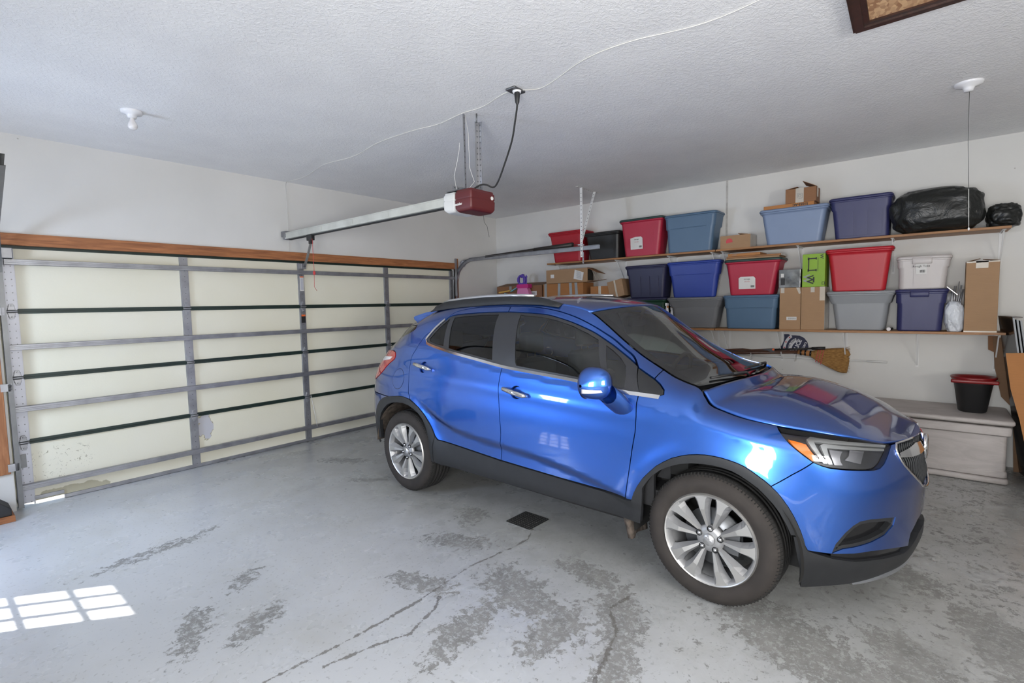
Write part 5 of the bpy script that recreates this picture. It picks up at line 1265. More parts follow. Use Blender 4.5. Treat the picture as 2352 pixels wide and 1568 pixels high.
def quad(par, name, mat, pts, th=.0008):
    m = MB(); n = (Vector(pts[1]) - Vector(pts[0])).cross(Vector(pts[2]) - Vector(pts[1])).normalized() * th; k = len(pts)
    m.add([Vector(p) - n * .5 for p in pts] + [Vector(p) + n for p in pts], [list(range(k))[::-1], list(range(k, 2 * k))] + [(i, (i + 1) % k, k + (i + 1) % k, k + i) for i in range(k)]); return m.build(name, mat, par)
def fq(P, hx, a0, a1, d0, d1, e=.0015): return [P(-hx - e, a0, d0), P(-hx - e, a1, d0), P(-hx - e, a1, d1), P(-hx - e, a0, d1)]
# upper shelf
t, P, hx, hy, h = carton('small taped box with a red round print on the upper shelf', -.34, -.10, -3.712, -4.035, ZT, 2.30)
for k in range(1):
    m = MB(); cy_ = P(0, hy - .10, 0)[1]
    m.prism([(cy_ + .035 * math.cos(a), 2.232 + .036 * math.sin(a)) for a in np.linspace(-.5, math.pi + .2, 16)], 'x', P(-hx, 0, 0)[0] - .0012, P(-hx, 0, 0)[0] + .001); m.build('red_print', 'print_red', t)
quad(t, 'tape', 'clear_tape', [P(-hx - .001, -hy - .0015, 0), P(-hx - .001, -hy - .0015, h), P(hx, -hy - .0015, h), P(hx, -hy - .0015, 0)])
quad(t, 'flap', 'cardboard', [P(-hx, -hy + .03, h + .002), P(-hx + .04, -.02, h + .022), P(hx, -.02, h + .012), P(hx, -hy + .03, h + .002)], .003)
t, P, hx, hy, h = carton('flat brown carton with 51033 AC printed upside down on the light blue tote', -.34, -.06, -4.165, -4.64, 2.534, 2.570, 'cardboard_orange')
textmesh('51033-AC', .034, 'print_black', t, face_frame(P(-hx - .001, -hy + .125, h / 2), (0, 1, 0), (0, 0, -1)), bold=.0012)
t, P, hx, hy, h = carton('small open carton with a spiral square print, topmost over the light blue tote', -.335, -.11, -4.375, -4.655, 2.571, 2.718, 'cardboard_brown')
for a0, a1, l0, l1 in ((hy, hy * .25, .0, .03), (-hy, -hy * .1, .05, .055)):
    quad(t, 'flap', 'cardboard_brown', [P(-hx, a0, h), P(hx, a0, h), P(hx - .02, a1, h + l1), P(-hx + .02, a1, h + l0 + .02)], .003)
quad(t, 'tape', 'paper_tape', fq(P, hx, .045, -.030, 0, h))
m = MB(); c0 = P(-hx - .0025, .006, .068)
for path in ([(-.022, -.02), (-.022, .024), (.022, .024), (.022, -.026), (-.010, -.026)], [(-.012, -.012), (-.012, .013), (.010, .013), (.010, -.004), (-.002, -.012)]):
    for (a, b), (c_, d) in zip(path, path[1:]): m.beam((c0[0], c0[1] - a, c0[2] + b), (c0[0], c0[1] - c_, c0[2] + d), .004, .001, up=(1, 0, 0))
m.build('spiral_print', 'print_grey', t)
quad(t, 'tape', 'clear_tape', [P(-hx + .06, -hy - .001, .05), P(-hx + .12, -hy - .001, .05), P(-hx + .12, -hy - .001, h), P(-hx + .06, -hy - .001, h)])
# black bags
def bag_mat(name, col, rough, s, sc=9):
    t = NT(name); t.color(col); t.b.inputs['Roughness'].default_value = rough
    n = t.noise(sc, 4, .6, vec=t.geo(), dist=2.0); v = t.new('ShaderNodeTexVoronoi'); v.feature = 'DISTANCE_TO_EDGE'; v.inputs['Scale'].default_value = sc * .9
    mm = t.map((1, .6, 1.6), t.geo()); t.link(mm, v.inputs['Vector']); t.bump(t.math('ADD', n, t.math('MULTIPLY', v.outputs[0], .9)), s, .03)
bag_mat('garbage_bag', (.012, .013, .012), .36, .6, 4); bag_mat('white_bag', (.58, .61, .66), .3, .45, 7)
def blob(name, lab, cat, c, r, mat, amp=.16, fr=3.0, seed=0, base=None, flat=.75, grp=None, par=None, sq=.75):
    m = MB(); rows = []; nu, nv = 48, 64
    for i in range(nu + 1):
        th = math.pi * i / nu; row = []
        for k in range(nv):
            ph = 2 * math.pi * k / nv; d = Vector((math.sin(th) * math.cos(ph), math.sin(th) * math.sin(ph), math.cos(th)))
            q = Vector([(abs(a) ** sq) * (1 if a >= 0 else -1) for a in d]); nz = noise.fractal(d * fr * .6 + Vector((seed, 0, 0)), 1, 2, 4) * amp + abs(noise.noise(d * fr * 1.6 + Vector((seed, 3, 0)))) * -amp * .9
            p = Vector((q.x * r[0], q.y * r[1], q.z * r[2])) * (1 + nz) + Vector(c)
            if base is not None: p.z = max(p.z, base)
            p.x = min(p.x, -.012)
            row.append(tuple(p))
        rows.append(row + [row[0]])
    m.grid(rows); o = m.build(name, mat, par, loc=None if par else (c[0], c[1], base if base is not None else c[2]))
    return tag(o, lab, cat, grp) if not par else o
blob('garbage_bag', 'big stuffed black garbage bag lying on the upper shelf', 'garbage bag', (-.245, -5.60, 2.350), (.225, .335, .205), 'garbage_bag', .11, 1.7, 4.2, ZT + .001, sq=.62)
tb = blob('garbage_bag', 'small knotted black garbage bag at the right end of the upper shelf', 'garbage bag', (-.20, -6.055, 2.245), (.16, .115, .115), 'garbage_bag', .14, 2.2, 9.1, ZT + .001)
# lower shelf, left cluster
t, P, hx, hy, h = carton('wide brown box with a small printed label, far left of the lower shelf', -.235, -.05, -.20, -1.10, ZL, 1.855, 'cardboard_brown')
quad(t, 'label', 'paper_label', fq(P, hx, -hy + .22, -hy + .10, h - .15, h - .085)); textmesh('A2BS', .03, 'print_black', t, face_frame(P(-hx - .0035, -hy + .16, h - .118), (0, -1, 0), (0, 0, 1)))
quad(t, 'flap', 'cardboard_dark', [P(-hx + .01, hy, h + .002), P(-hx + .01, -hy, h + .002), P(hx, -hy - .04, h + .05), P(hx, hy - .06, h + .05)], .003)
quad(t, 'tape', 'duct_tape', fq(P, hx, hy - .26, hy - .31, h - .07, h))
t, P, hx, hy, h = carton('brown box banded with grey duct tape on the lower shelf', -.34, -.06, -1.20, -1.88, ZL, 1.86, 'cardboard_warm')
for a, sk in ((hy - .02, 0), (hy - .24, .02), (-hy + .20, -.03), (-hy + .10, -.04)): quad(t, 'tape', 'duct_tape', [P(-hx - .002, a, 0), P(-hx - .002, a - .045, 0), P(-hx - .002, a - .045 - sk, h), P(-hx - .002, a - sk, h)])
t, P, hx, hy, h = carton('flat open ended box with a shipping label on the duct taped box', -.36, -.20, -1.27, -1.96, 1.863, 2.055, 'cardboard', rx=0)
quad(t, 'label', 'paper_label', [P(-hx - .002, -hy + .22, .05), P(-hx - .002, -hy + .08, .02), P(-hx - .002, -hy + .055, .13), P(-hx - .002, -hy + .20, .175)])
m = MB(); c0 = Vector(P(-hx - .004, -hy + .135, .095))
for i in range(9): m.beam(c0 + Vector((0, -.04, -.05 + i * .011)), c0 + Vector((0, .035, -.035 + i * .011)), .004, .0006, up=(1, 0, 0))
m.build('barcode', 'print_grey', t)
quad(t, 'sticker', 'paper_label', fq(P, hx, hy - .08, hy - .14, .075, .125))
quad(t, 'open_end_shade', 'box_inside_shade', [P(-hx + .01, -hy - .002, .02), P(hx - .01, -hy - .002, .02), P(hx - .01, -hy - .002, h - .015), P(-hx + .01, -hy - .002, h - .015)])  # near-black sheet on the closed carton paints the shade inside its open end
quad(t, 'flap', 'cardboard_brown', [P(-hx, -hy, h), P(hx, -hy, h), P(hx, -hy - .19, h - .09), P(-hx + .02, -hy - .14, h - .07)], .003)
quad(t, 'flap', 'cardboard_dark', [P(-hx, -hy, .004), P(hx, -hy, .004), P(hx, -hy - .21, .03), P(-hx + .04, -hy - .12, .012)], .003)
for a in (.05, .13): quad(t, 'tape', 'paper_tape', [P(-hx + a, -hy - .03, h - .015), P(-hx + a + .025, -hy - .03, h - .015), P(-hx + a + .06, -hy - .10, .02), P(-hx + a + .03, -hy - .10, .02)])
t, P, hx, hy, h = carton('small plain box standing beside the duct taped box', -.33, -.12, -1.99, -2.28, ZL, 1.795, 'cardboard_warm')
quad(t, 'tape', 'clear_tape', fq(P, hx, .02, -.02, h - .16, h))
t, P, hx, hy, h = carton('tilted plain box leaning against the navy tote', -.34, -.10, -2.27, -2.49, 1.64, 1.865, 'cardboard', rx=-12)
quad(t, 'tape', 'clear_tape', fq(P, hx, .012, -.012, 0, h))
# the tilted box is carried by a box behind the roof of the car
carton('low box under the tilted box, almost hidden by the car roof', -.34, -.10, -2.288, -2.505, ZL, 1.615, 'cardboard_brown')
# toy castle on the shelf edge
for nm, c in dict(toy_purple=(92, 70, 170), toy_pink=(216, 130, 178), toy_magenta=(190, 40, 125), toy_aqua=(130, 190, 200), toy_yellow=(220, 175, 80)).items(): simple(nm, srgb(*c), .4, var=.03)
ty_ = thing('toy_castle', 'plastic toy castle with a purple tower, pink base and aqua slides', 'toy', (-.30, -.72, ZL))
cx0 = -.295
def TY(u, v): return (-.188 - (u - 1130) * .0086, 1.62 + (690 - v) * .0075)
m = MB(); a = TY(1196, 690)
m.prism([TY(*q) for q in ((1186, 692), (1192, 662), (1212, 662), (1222, 692))], 'x', cx0 - .05, cx0 + .03); tw = m.build('tower_base', 'toy_pink', ty_, bevel=.004)
m = MB(); m.prism([TY(*q) for q in ((1190, 664), (1190, 656), (1216, 656), (1216, 664))], 'x', cx0 - .06, cx0 + .035); m.build('balcony', 'toy_magenta', ty_, bevel=.004)
m = MB()
ring = [TY(1198 + 8 * math.cos(a_), 647 + 8.5 * math.sin(a_)) for a_ in np.linspace(0, 2 * math.pi, 19)]
m.tube([(cx0 - .02, y, z) for y, z in ring], .016, 8, cap=False); y, z = TY(1199, 640); m.lathe([(.03, z - .02), (.03, z + .02), (.02, z + .035), (.001, z + .04)], (cx0, y, 0), 'z', 6); y, z = TY(1203, 650); m.lathe([(.022, z - .07), (.024, z + .06)], (cx0, y, 0), 'z', 12)
for u in (1191, 1207):
    y, z = TY(u, 644); m.lathe([(.010, z - .10), (.010, z + .01), (.018, z + .02), (.001, z + .055)], (cx0, y, 0), 'z', 12)
m.build('tower', 'toy_purple', ty_)
m = MB(); m.beam((cx0 - .03, *TY(1160, 673)), (cx0 - .02, *TY(1200, 690)), .05, .016); m.beam((cx0 - .02, *TY(1173, 670)), (cx0 - .02, *TY(1190, 661)), .04, .014); m.build('slide', 'toy_aqua', ty_, bevel=.004)
m = MB(); m.beam((cx0 - .02, *TY(1146, 671)), (cx0 - .02, *TY(1172, 668)), .05, .02); m.build('platform', 'toy_yellow', ty_, bevel=.004)
m = MB(); m.prism([TY(*q) for q in ((1145, 692), (1149, 679), (1165, 676), (1182, 692))], 'x', cx0 - .05, cx0 + .03); m.build('gate_house', 'toy_magenta', ty_, bevel=.004)
m = MB(); m.rbox(cx0 - .055, cx0 + .04, -.95, -.38, ZL + .001, 1.60, .02); m.build('play_base', 'toy_pink', ty_)
# spray bottles
def bottle(y, lab, x=-.30):
    t = thing('spray_bottle', lab, 'spray bottle', (-.30, y, ZL), group='white spray bottles')
    m = MB(); m.lathe([(.001, ZL), (.020, ZL + .001), (.023, ZL + .02), (.023, ZL + .15), (.018, ZL + .20), (.013, ZL + .235), (.013, ZL + .25)], (x, y, 0), 'z', 20); m.build('bottle', 'white_ceramic', t)
    m = MB(); m.lathe([(.016, ZL + .245), (.016, ZL + .265), (.012, ZL + .27)], (x, y, 0), 'z', 14); m.build('collar', 'cardboard_orange', t)
    m = MB(); m.rbox(x - .045, x + .025, y - .012, y + .012, ZL + .27, ZL + .305, .006); m.beam((x - .025, y, ZL + .27), (x - .035, y, ZL + .22), .008, .014); m.build('trigger_head', 'white_ceramic', t, bevel=.002)
bottle(-3.070, 'white spray bottle between the green and dark grey totes, left of the two'); bottle(-3.105, 'white spray bottle between the green and dark grey totes, right of the two', -.24)
# cardboards on the red tote
for k, (y0, y1, z0, z1, lab, mt) in enumerate(((-3.775, -4.33, 2.026, 2.043, 'flat cardboard mailer directly on the dark green lid', 'cardboard'), (-3.785, -4.345, 2.044, 2.062, 'flat cardboard mailer, middle of the three on the red tote', 'cardboard_rough'), (-3.80, -4.14, 2.063, 2.092, 'short flat carton, topmost on the red tote', 'cardboard_orange'))):
    t, P, hx, hy, h = carton(lab, -.345, -.06, y0, y1, z0, z1, mt, name='flat_carton')
    if k == 2: textmesh('MARKET', .014, 'print_grey', t, face_frame(P(-hx - .001, hy - .07, h / 2), (0, -1, 0), (0, 0, 1)))
    if k == 1: quad(t, 'tape', 'clear_tape', [P(-hx, -hy - .001, 0), P(-hx, -hy - .001, h), P(hx, -hy - .001, h), P(hx, -hy - .001, 0)])
# two tall cartons
for k, (y0, y1, lab) in enumerate(((-4.338, -4.538, 'tall carton with a barcode sticker under the silver packet'), (-4.542, -4.755, 'tall carton with shiny taped edge under the green carton'))):
    t, P, hx, hy, h = carton(lab, -.34, -.06, y0, y1, ZL, 1.692, 'cardboard')
    if k == 0:
        quad(t, 'sticker', 'paper_label', fq(P, hx, .03, -.065, .10, .135)); m = MB(); c0 = P(-hx - .004, 0, .1175)
        for i in range(14): m.box((c0[0], c0[1] - .058 + .02 + i * .0055 - .02, c0[2]), (.0006, .0028, .020))
        m.build('barcode', 'print_grey', t)
        quad(t, 'tape', 'paper_tape', fq(P, hx, hy - .01, hy - .045, h - .055, h)); quad(t, 'tape', 'paper_tape', [P(-hx - .0015, -hy + .045, h), P(-hx - .0015, -hy + .015, h - .07), P(-hx - .0015, -hy - .0, h - .06), P(-hx - .0015, -hy + .012, h)])
    else:
        quad(t, 'tape', 'paper_tape', fq(P, hx, .02, -.015, h - .055, h)); quad(t, 'tape', 'clear_tape', fq(P, hx, -hy + .045, -hy, h - .14, h)); quad(t, 'tape', 'clear_tape', [P(-hx, -hy - .001, 0), P(-hx, -hy - .001, h), P(hx, -hy - .001, h), P(hx, -hy - .001, 0)])
simple('silver_film', (.30, .31, .31), .2, .9, var=.7, vs=5, bump=(5, .5, .02)); simple('lime_green', srgb(128, 165, 36), .5, var=.05)
t, P, hx, hy, h = carton('silver and black wrapped packet on the left tall carton', -.335, -.14, -4.325, -4.53, 1.693, 1.885, 'silver_film', name='wrapped_packet'); t['category'] = 'packet'
quad(t, 'sticker', 'paper_label', fq(P, hx, hy - .02, hy - .05, .11, .15)); quad(t, 'dark_patch', 'black_plastic', fq(P, hx, hy - .02, hy - .06, .03, .10))
t, P, hx, hy, h = carton('lime green printed carton on the right tall carton', -.342, -.09, -4.548, -4.752, 1.693, 2.03, 'lime_green')
m = MB(); X_ = P(-hx - .001, 0, 0)[0]; yy = lambda a: P(0, hy - a, 0)[1]; zz = lambda b: 1.693 + b
m.bx(X_ - .001, X_, yy(.062), yy(.052), zz(.17), zz(.29)); m.bx(X_ - .001, X_, yy(.062), yy(.125), zz(.285), zz(.296)); m.bx(X_ - .001, X_, yy(.062), yy(.125), zz(.165), zz(.176))
for b in (.29, .17): m.bx(X_ - .001, X_, yy(.12), yy(.13), zz(b - .012), zz(b + .012)); m.bx(X_ - .001, X_, yy(.048), yy(.062), zz(b - .012), zz(b + .012))
m.bx(X_ - .001, X_, yy(.138), yy(.142), zz(.16), zz(.295)); m.bx(X_ - .001, X_, yy(.098), yy(.112), zz(.045), zz(.10))
for a0, a1, b0, b1 in ((.178, .182, .02, .05), (.178, .205, .02, .024), (.178, .205, .046, .05), (.2, .205, .02, .05)): m.bx(X_ - .001, X_, yy(a0), yy(a1), zz(b0), zz(b1))
m.build('monitor_outline_print', 'print_black', t)
textmesh('W', .085, 'print_black', t, face_frame(P(-hx - .0016, hy - .068, .075), (0, 0, -1), (0, -1, 0)), bold=.002); textmesh('W', .085, 'tote_mid_grey', t, face_frame(P(-hx - .0014, hy - .036, .085), (0, 0, -1), (0, -1, 0)), bold=.002)
textmesh('W', .045, 'print_black', t, face_frame(P(-hx - .0016, -hy + .032, h - .03), (0, 0, -1), (0, -1, 0)), bold=.001)
# small torch
fl_ = thing('flashlight', 'small dark flashlight lying between grey tote and navy clip tote', 'flashlight', (-.33, -5.30, ZL))
m = MB(); m.lathe([(.0005, -.02), (.012, -.02), (.012, .10), (.017, .12), (.017, .15)], (-.31, 0, 0), 'x', 16); m = MB(); m.cyl((-.20, -5.305, ZL + .016), (-.325, -5.292, ZL + .016), .013, n=16); m.build('barrel', 'black_plastic', fl_)
m = MB(); m.cyl((-.325, -5.292, ZL + .018), (-.352, -5.289, ZL + .018), .014, .017, n=18); m.build('lens', 'clear_lens_white', fl_)
# white bag with metal parts
blob('plastic_bag', 'crumpled white plastic bag holding metal parts beside the navy clip tote', 'plastic bag', (-.265, -5.762, 1.375), (.075, .070, .155), 'white_bag', .18, 1.6, 2.6, ZL + .001)
mp = thing('metal_parts', 'bundle of metal rods and strips sticking out of the white bag', 'metal parts', (-.26, -5.75, 1.45))
for k, (a, b, r) in enumerate((((-.27, -5.76, 1.40), (-.28, -5.785, 1.70), .0035), ((-.27, -5.77, 1.40), (-.29, -5.80, 1.665), .006), ((-.25, -5.75, 1.42), (-.26, -5.76, 1.66), .009), ((-.28, -5.74, 1.42), (-.29, -5.74, 1.63), .011), ((-.25, -5.78, 1.42), (-.26, -5.815, 1.63), .007))):
    m = MB(); m.cyl(a, b, r, n=8); m.build('rod', 'galvanized_steel', mp)
m = MB(); m.beam((-.31, -5.70, 1.655), (-.30, -5.775, 1.58), .018, .006); m.build('chrome_strip', 'chrome', mp); m = MB(); m.rbox(-.30, -.24, -5.74, -5.69, 1.50, 1.60, .02); m.build('grey_wrap', 'tote_grey', mp)
# tall carton
t, P, hx, hy, h = carton('tall narrow carton taped at the top, at the right end of the lower shelf', -.352, -.16, -5.825, -6.04, ZL, 1.868, 'cardboard')
quad(t, 'tape', 'clear_tape', fq(P, hx, .045, -.035, h - .06, h)); quad(t, 'tape', 'clear_tape', fq(P, hx, hy, -hy, 0, .012)); quad(t, 'tape', 'clear_tape', fq(P, hx, hy, -hy, h - .012, h))
quad(t, 'flap', 'cardboard_dark', [P(-hx, hy, h), P(hx, hy, h), P(hx - .03, 0.01, h + .03), P(-hx + .05, .02, h + .025)], .003); quad(t, 'flap', 'cardboard_dark', [P(-hx, -hy, h), P(hx, -hy, h), P(hx - .03, -.01, h + .02), P(-hx + .05, 0, h + .018)], .003)

# ---------------- under the lower shelf ----------------
simple('navy_sign', srgb(34, 36, 66), .4); simple('sign_white', (.62, .62, .64), .5)
def WP_(u, v, x=-.03): return (-4.582 - (u - 1860) * .00401, .968 - (v - 812) * .00463 + (u - 1860) * .00035)
sg_t = thing('police_sign', 'round navy sign reading POLICE hung behind the broom handle', 'sign', (-.02, -4.42, 1.08))
m = MB(); m.prism([WP_(*q) for q in ((1795, 762), (1806, 762.5), (1812, 766), (1822, 766.5), (1834, 768), (1845, 774), (1853, 784), (1856, 796), (1853, 806), (1845, 811), (1820, 812), (1800, 808), (1782, 797), (1790, 789), (1795, 778), (1796, 770))], 'x', -.016, -.010); sb = m.build('board', 'navy_sign', sg_t)
def arcband(cu, cv, r0, r1, a0, a1, x, mat, name):
    m = MB(); A = np.linspace(math.radians(a0), math.radians(a1), 16); pts = [WP_(cu + r1 * math.cos(a), cv - r1 * math.sin(a)) for a in A] + [WP_(cu + r0 * math.cos(a), cv - r0 * math.sin(a)) for a in A[::-1]]
    n = len(pts); m.add([(x, y, z) for y, z in pts], [(i, i + 1, n - 2 - i, n - 1 - i) for i in range(15)]); return m.build(name, mat, sb, nrm=False)
arcband(1830, 797, 30, 37, 118, 190, -.0165, 'sign_white', 'star_band'); arcband(1832, 799, 17, 27, 105, 190, -.0165, 'sign_white', 'script_band')
for a in (128, 152, 176):
    y, z = WP_(1830 + 33.5 * math.cos(math.radians(a)), 797 - 33.5 * math.sin(math.radians(a))); m = MB(); pts = []
    for i in range(10): r = .012 if i % 2 == 0 else .005; pts.append((y + r * math.sin(i * math.pi / 5), z + r * math.cos(i * math.pi / 5)))
    m.prism(pts, 'x', -.0180, -.0168); m.build('red_star', 'print_red', sb)
def wtxt(s, u, v, size, ang, mat, bold=0, x=-.0175):
    y, z = WP_(u, v); a = math.radians(ang); textmesh(s, size, mat, sb, face_frame((x, y, z), (0, -math.cos(a), math.sin(a)), (0, math.sin(a), math.cos(a))), bold=bold, extrude=.0005)
wtxt('POLICE', 1827, 796, .058, 68, 'sign_white', .002); wtxt('Officers', 1843, 797, .042, 68, 'sign_white', .0008); wtxt('Back Your', 1812, 786, .036, 55, 'navy_sign', .0005, -.018)
# broom
t = NT('broom_straw'); mm = t.map((1, 3, 3), t.geo()); w_ = t.new('ShaderNodeTexNoise'); w_.inputs['Scale'].default_value = 28; w_.inputs['Detail'].default_value = 5; t.link(t.map((1, 1.2, 9), t.geo()), w_.inputs['Vector'])
t.color(t.ramp(w_.outputs['Fac'], [(.35, srgb(120, 84, 40)), (.65, srgb(176, 132, 72))])); t.b.inputs['Roughness'].default_value = .8; t.bump(w_.outputs['Fac'], .6, .01)
wood('dark_handle_wood', (.045, .018, .010), (.12, .048, .026), (14, 1, 14), .4)
br = thing('broom', 'straw broom lying level against the wall, head to the right', 'broom', (-.05, -4.6, .9))
pts = [(1863, 806), (1881.6, 801.8), (1909.6, 800.8), (1937.7, 800.8), (1944, 803), (1950, 808), (1954.5, 816.7), (1950, 822), (1952, 830), (1951, 839), (1949, 850), (1947, 859), (1938, 859), (1928, 856), (1905, 845), (1881.6, 831.7), (1861, 817)]
m = MB(); pp = [WP_(*p) for p in dens(pts, 3)]; cyy, czz = WP_(1905, 826); cen = (cyy, czz); n = len(pp); rows = []
for k in range(7):
    f = k / 6; rows.append([(-.055 + (-1) * .030 * math.sin(math.pi * f) * 1.0 if False else -.020 - .06 * f, cen[0] + (p[0] - cen[0]) * (1 - .10 * abs(2 * f - 1) ** 2), cen[1] + (p[1] - cen[1]) * (1 - .10 * abs(2 * f - 1) ** 2)) for p in pp + [pp[0]]])
m.grid(rows, smooth=False); m.add(rows[0][:-1], [list(range(n))]); m.add(rows[-1][:-1], [list(range(n))[::-1]]); hdm = m.build('straw_head', 'broom_straw', br)
m = MB()
for k in range(60):   # loose bristles at the end
    f = random.random(); a = WP_(1935, 803 + 48 * f); b = WP_(1950 + random.uniform(-6, 4), 800 + 57 * f + random.uniform(-2, 2)); xx = random.uniform(-.07, -.03); m.tube([(xx, *a), (xx, *b)], .0016, 4)
m.build('loose_bristles', 'broom_straw', br)
for u0, u1, v0, v1 in ((1883, 1876, 801, 831), (1889, 1882, 801, 834), (1895, 1888, 801, 837)):
    a, b = WP_(u0, v0), WP_(u1, v1); m = MB(); m.beam((-.084, *a), (-.084, *b), .005, .004, up=(1, 0, 0)); m.build('stitch', 'print_red', br)
m = MB(); a, b = WP_(1832, 806), WP_(1864, 811.5); m.tube([(-.05, *a), (-.05, *b)], [.024, .032], 16); m.build('straw_neck', 'cardboard_orange', br)
for u in (1838, 1849, 1861): m = MB(); a = WP_(u, 807.5 + (u - 1838) * .15); b = WP_(u + 4, 808 + (u - 1838) * .15); m.tube([(-.05, *a), (-.05, *b)], .033, 16); m.build('neck_band', 'gloss_black', br)
m = MB(); m.tube([(-.05, -3.35, .93), (-.05, -3.8, .945), (-.05, *WP_(1834, 806.5))], .019, 12); m.build('handle', 'dark_handle_wood', br)
st = MB(); st.tube([(-.085, -3.40, .975)] + [(-.085, -3.5 - .1 * i, .972 + .004 * math.sin(i * 2.1) + i * .0035) for i in range(10)], [.013 + .003 * math.sin(i * 1.7) for i in range(11)], 10); o = st.build('walking_stick', 'dark_handle_wood', None, loc=(-.085, -3.9, .96)); tag(o, 'knotty dark wooden stick lying over the broom handle', 'stick')
lp = thing('long_pruner', 'black handled pruner with a steel blade lying above the broom', 'pruner', (-.11, -4.3, 1.02))
m = MB(); m.cyl((-.11, *WP_(1775, 797.5)), (-.11, *WP_(1872, 798.5)), .010, n=12); m.build('shaft', 'black_plastic', lp)
m = MB(); m.cyl((-.11, *WP_(1868, 798.5)), (-.11, *WP_(1899, 799)), .016, n=14); m.build('grip', 'black_plastic', lp)
m = MB(); m.prism([WP_(*q) for q in ((1740, 797), (1772, 794), (1778, 797), (1776, 803), (1765, 802), (1758, 799))], 'x', -.115, -.108); m.build('blade', 'dark_steel', lp); m = MB(); m.cyl((-.125, *WP_(1774, 797)), (-.10, *WP_(1774, 797)), .012, n=12); m.build('pivot', 'sticker_orange', lp)
cr = thing('curtain_rod', 'thin white rod lying level behind the broom', 'rod', (-.02, -4.6, .93))
m = MB(); m.cyl((-.02, -3.7, .918), (-.02, -5.10, .915), .008, n=10); m.build('rod', 'white_paint_metal', cr); m = MB(); m.cyl((-.02, -5.10, .915), (-.02, -5.27, .914), .0105, n=10); m.build('end_sleeve', 'white_paint_metal', cr)
for k, y in enumerate((-4.0, -4.45, -4.93)): m = MB(); m.tube([(-.002, y, .95), (-.05, y, .885), (-.12 if k < 2 else -.06, y, .885), (-.12 if k < 2 else -.06, y, .96)], .003, 6); o = m.build('wall_hook', 'white_paint_metal', None, loc=(0, y, .9)); tag(o, ('white wall hook carrying the broom handle, hidden near the windshield', 'white wall hook under the police sign', 'white wall hook under the broom head')[k], 'hook', 'wall hooks')

# ---------------- deck box, bucket, leaning things ----------------
t = NT('weathered_resin'); n = t.noise(5, 6, .7, vec=t.map((1, .5, 1.6), t.geo()), dist=1); t.color(t.ramp(n, [(.25, (.36, .325, .305)), (.7, (.52, .48, .46))])); t.b.inputs['Roughness'].default_value = .6; t.bump(t.noise(40, 3, vec=t.geo()), .2, .003)
dk = thing('deck_box', 'weathered beige resin storage bench with a flat lid against the wall', 'storage bench', (-.36, -5.4, 0))
m = MB(); m.rbox(-.655, -.05, -6.115, -4.60, .06, .43, .03); m.rbox(-.672, -.04, -6.135, -4.58, .0, .055, .03); m.rbox(-.665, -.045, -6.125, -4.59, .052, .115, .03); m.build('body', 'weathered_resin', dk, wn=True)
m = MB(); m.rbox(-.690, -.03, -6.14, -4.57, .41, .492, .03)
m.build('collar', 'weathered_resin', dk, wn=True)
m = MB(); m.rbox(-.715, -.02, -6.155, -4.555, .502, .548, .03); m.build('lid', 'weathered_resin', dk, wn=True)
m = MB(); m.rbox(-.700, -.69, -5.41, -5.36, .475, .500, .004); m.rbox(-.700, -.69, -5.48, -5.43, .475, .500, .004); m.build('hasp', 'weathered_resin', dk)
bk = thing('mop_bucket', 'black mop bucket with a red wringer rim standing on the storage bench', 'bucket', (-.36, -5.91, .549))
def dring(z, sy, sx, cy=-5.905, cx=-.36):
    out = []
    for k in range(40):
        a = 2 * math.pi * k / 40; out.append((cx + sx * math.cos(a) * (1 if math.cos(a) < 0 else .75), cy + sy * (abs(math.sin(a)) ** .75) * (1 if math.sin(a) > 0 else -1), z))
    return out + [out[0]]
m = MB(); m.grid([dring(.549, .001, .001), dring(.549, .090, .10), dring(.56, .098, .11), dring(.79, .130, .14), dring(.80, .142, .152), dring(.835, .146, .156), dring(.835, .138, .148), dring(.78, .128, .138), dring(.60, .10, .11), dring(.57, .0005, .0005)]); m.build('pail', 'black_plastic', bk)
plastic('wringer_red', (120, 16, 20), .35)
m = MB(); m.grid([dring(.836, .150, .160), dring(.846, .156, .166), dring(.858, .156, .166), dring(.862, .148, .156), dring(.850, .125, .12), dring(.79, .07, .06), dring(.72, .05, .04)]); m.build('wringer', 'wringer_red', bk)
m = MB(); m.rbox(-.545, -.50, -6.06, -5.75, .815, .845, .012); m.build('handle', 'wringer_red', bk)
def sheet(name, lab, poly, xt, xb, mat, th=.006, cat='cardboard', z0=0, z1=1.1, parts=None):
    """flat sheet leaning: x interpolates from xb (floor) to xt (top)"""
    X = lambda z: xb + (xt - xb) * (z - z0) / (z1 - z0)
    m = MB(); n = len(poly); m.add([(X(z), y, z) for y, z in poly] + [(X(z) + th, y, z) for y, z in poly], [list(range(n)), list(range(n, 2 * n))[::-1]] + [(i, n + i, n + (i + 1) % n, (i + 1) % n) for i in range(n)])
    o = m.build(name, mat, None, loc=(xb, poly[0][0], 0)); return tag(o, lab, cat)
sheet('cardboard_sheet', 'big orange brown flattened carton leaning at the right edge', [(-6.085, 1.09), (-6.6, 1.12), (-7.0, 1.12), (-7.0, 0.002), (-6.29, .002), (-6.225, .281), (-6.176, .563), (-6.12, .80)], -.56, -.80, 'cardboard_orange')
sheet('cardboard_sheet', 'dark brown folded carton behind the leaning orange brown sheet', [(-6.035, 1.19), (-6.30, 1.19), (-6.30, .002), (-6.205, .002), (-6.185, .54), (-6.165, .585), (-6.105, .66), (-6.055, .92)], -.10, -.16, 'cardboard_dark')
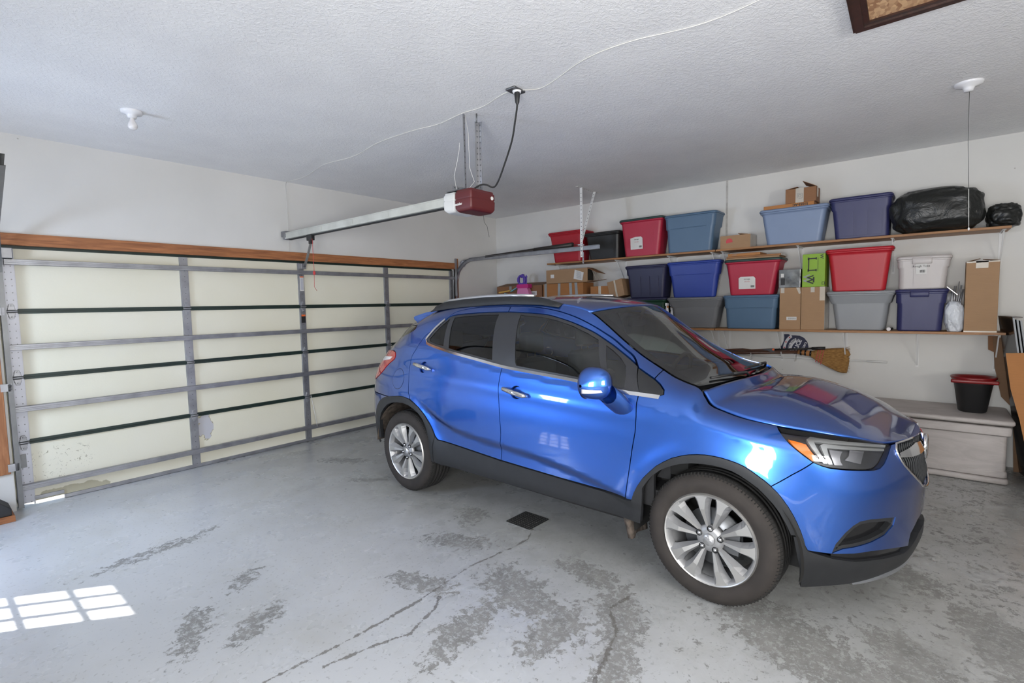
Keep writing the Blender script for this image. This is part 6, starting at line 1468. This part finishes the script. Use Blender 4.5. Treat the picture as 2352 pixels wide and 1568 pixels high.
sheet('cardboard_sheet', 'small brown carton flap behind the right end bracket', [(-6.005, 1.20), (-6.08, 1.20), (-6.08, 1.06), (-6.045, 1.055), (-6.01, 1.075)], -.05, -.07, 'cardboard_brown')
for k, (dy, h_) in enumerate(((0, 1.385), (-.024, 1.378), (-.046, 1.37))):
    t = thing('picture_frame', ('leftmost thin dark framed panel standing behind the cardboard', 'middle thin dark framed panel standing behind the cardboard', 'rightmost thin dark framed panel standing behind the cardboard')[k], 'framed panel', (-.35, -6.28 + dy, .02), group='framed panels')
    m = MB(); yb, yt = -6.305 + dy, -6.122 + dy
    for x0, x1, nm, mt, e in ((-.515, -.19, 'panel', 'gloss_black', .005), (-.526, -.515, 'edge', 'tote_mid_grey', .0055)):
        m = MB(); vs = [(x, y + s * e + (x + .515) * .19, z) for x in (x0, x1) for z, y in ((.01, yb), (h_ - (.012 if k else 0), yt)) for s in (-1, 1)]
        m.add(vs, [(0, 1, 3, 2), (4, 6, 7, 5), (0, 4, 5, 1), (2, 3, 7, 6), (0, 2, 6, 4), (1, 5, 7, 3)]); m.build(nm, mt, t)
    if k == 0: m = MB(); m.prism([(-.526, yt - .055), (-.526, yt + .006), (-.19, yt + .068), (-.19, yt + .007)], 'z', h_ - .004, h_ + .004); m.build('top_rail', 'dark_frame_wood', t)
blob('garbage_bag', 'black garbage bag on the floor at the lower right edge', 'garbage bag', (-.98, -6.40, .15), (.16, .20, .19), 'garbage_bag', .12, 2.5, 5.5, .001)
# left edge
o = MB().bx(-6.35, -5.935, -.28, -.06, .001, .045).build('wood_block', 'rough_lumber', None, bevel=.003, loc=(-6.1, -.17, 0)); tag(o, 'short brown wood block on the floor beside the left door track', 'wood block')
m = MB(); m.prism([(-6.35, .046), (-5.95, .046), (-5.95, .10), (-6.02, .17), (-6.35, .26)], 'y', -.26, -.07); o = m.build('plastic_tray', 'dark_cladding', None, bevel=.006, loc=(-6.1, -.17, .046)); tag(o, 'dark grey plastic ramp lying on the wood block, lower left edge', 'ramp')
for o in list(bpy.data.objects):
    if '_o' in o: del o['_o']
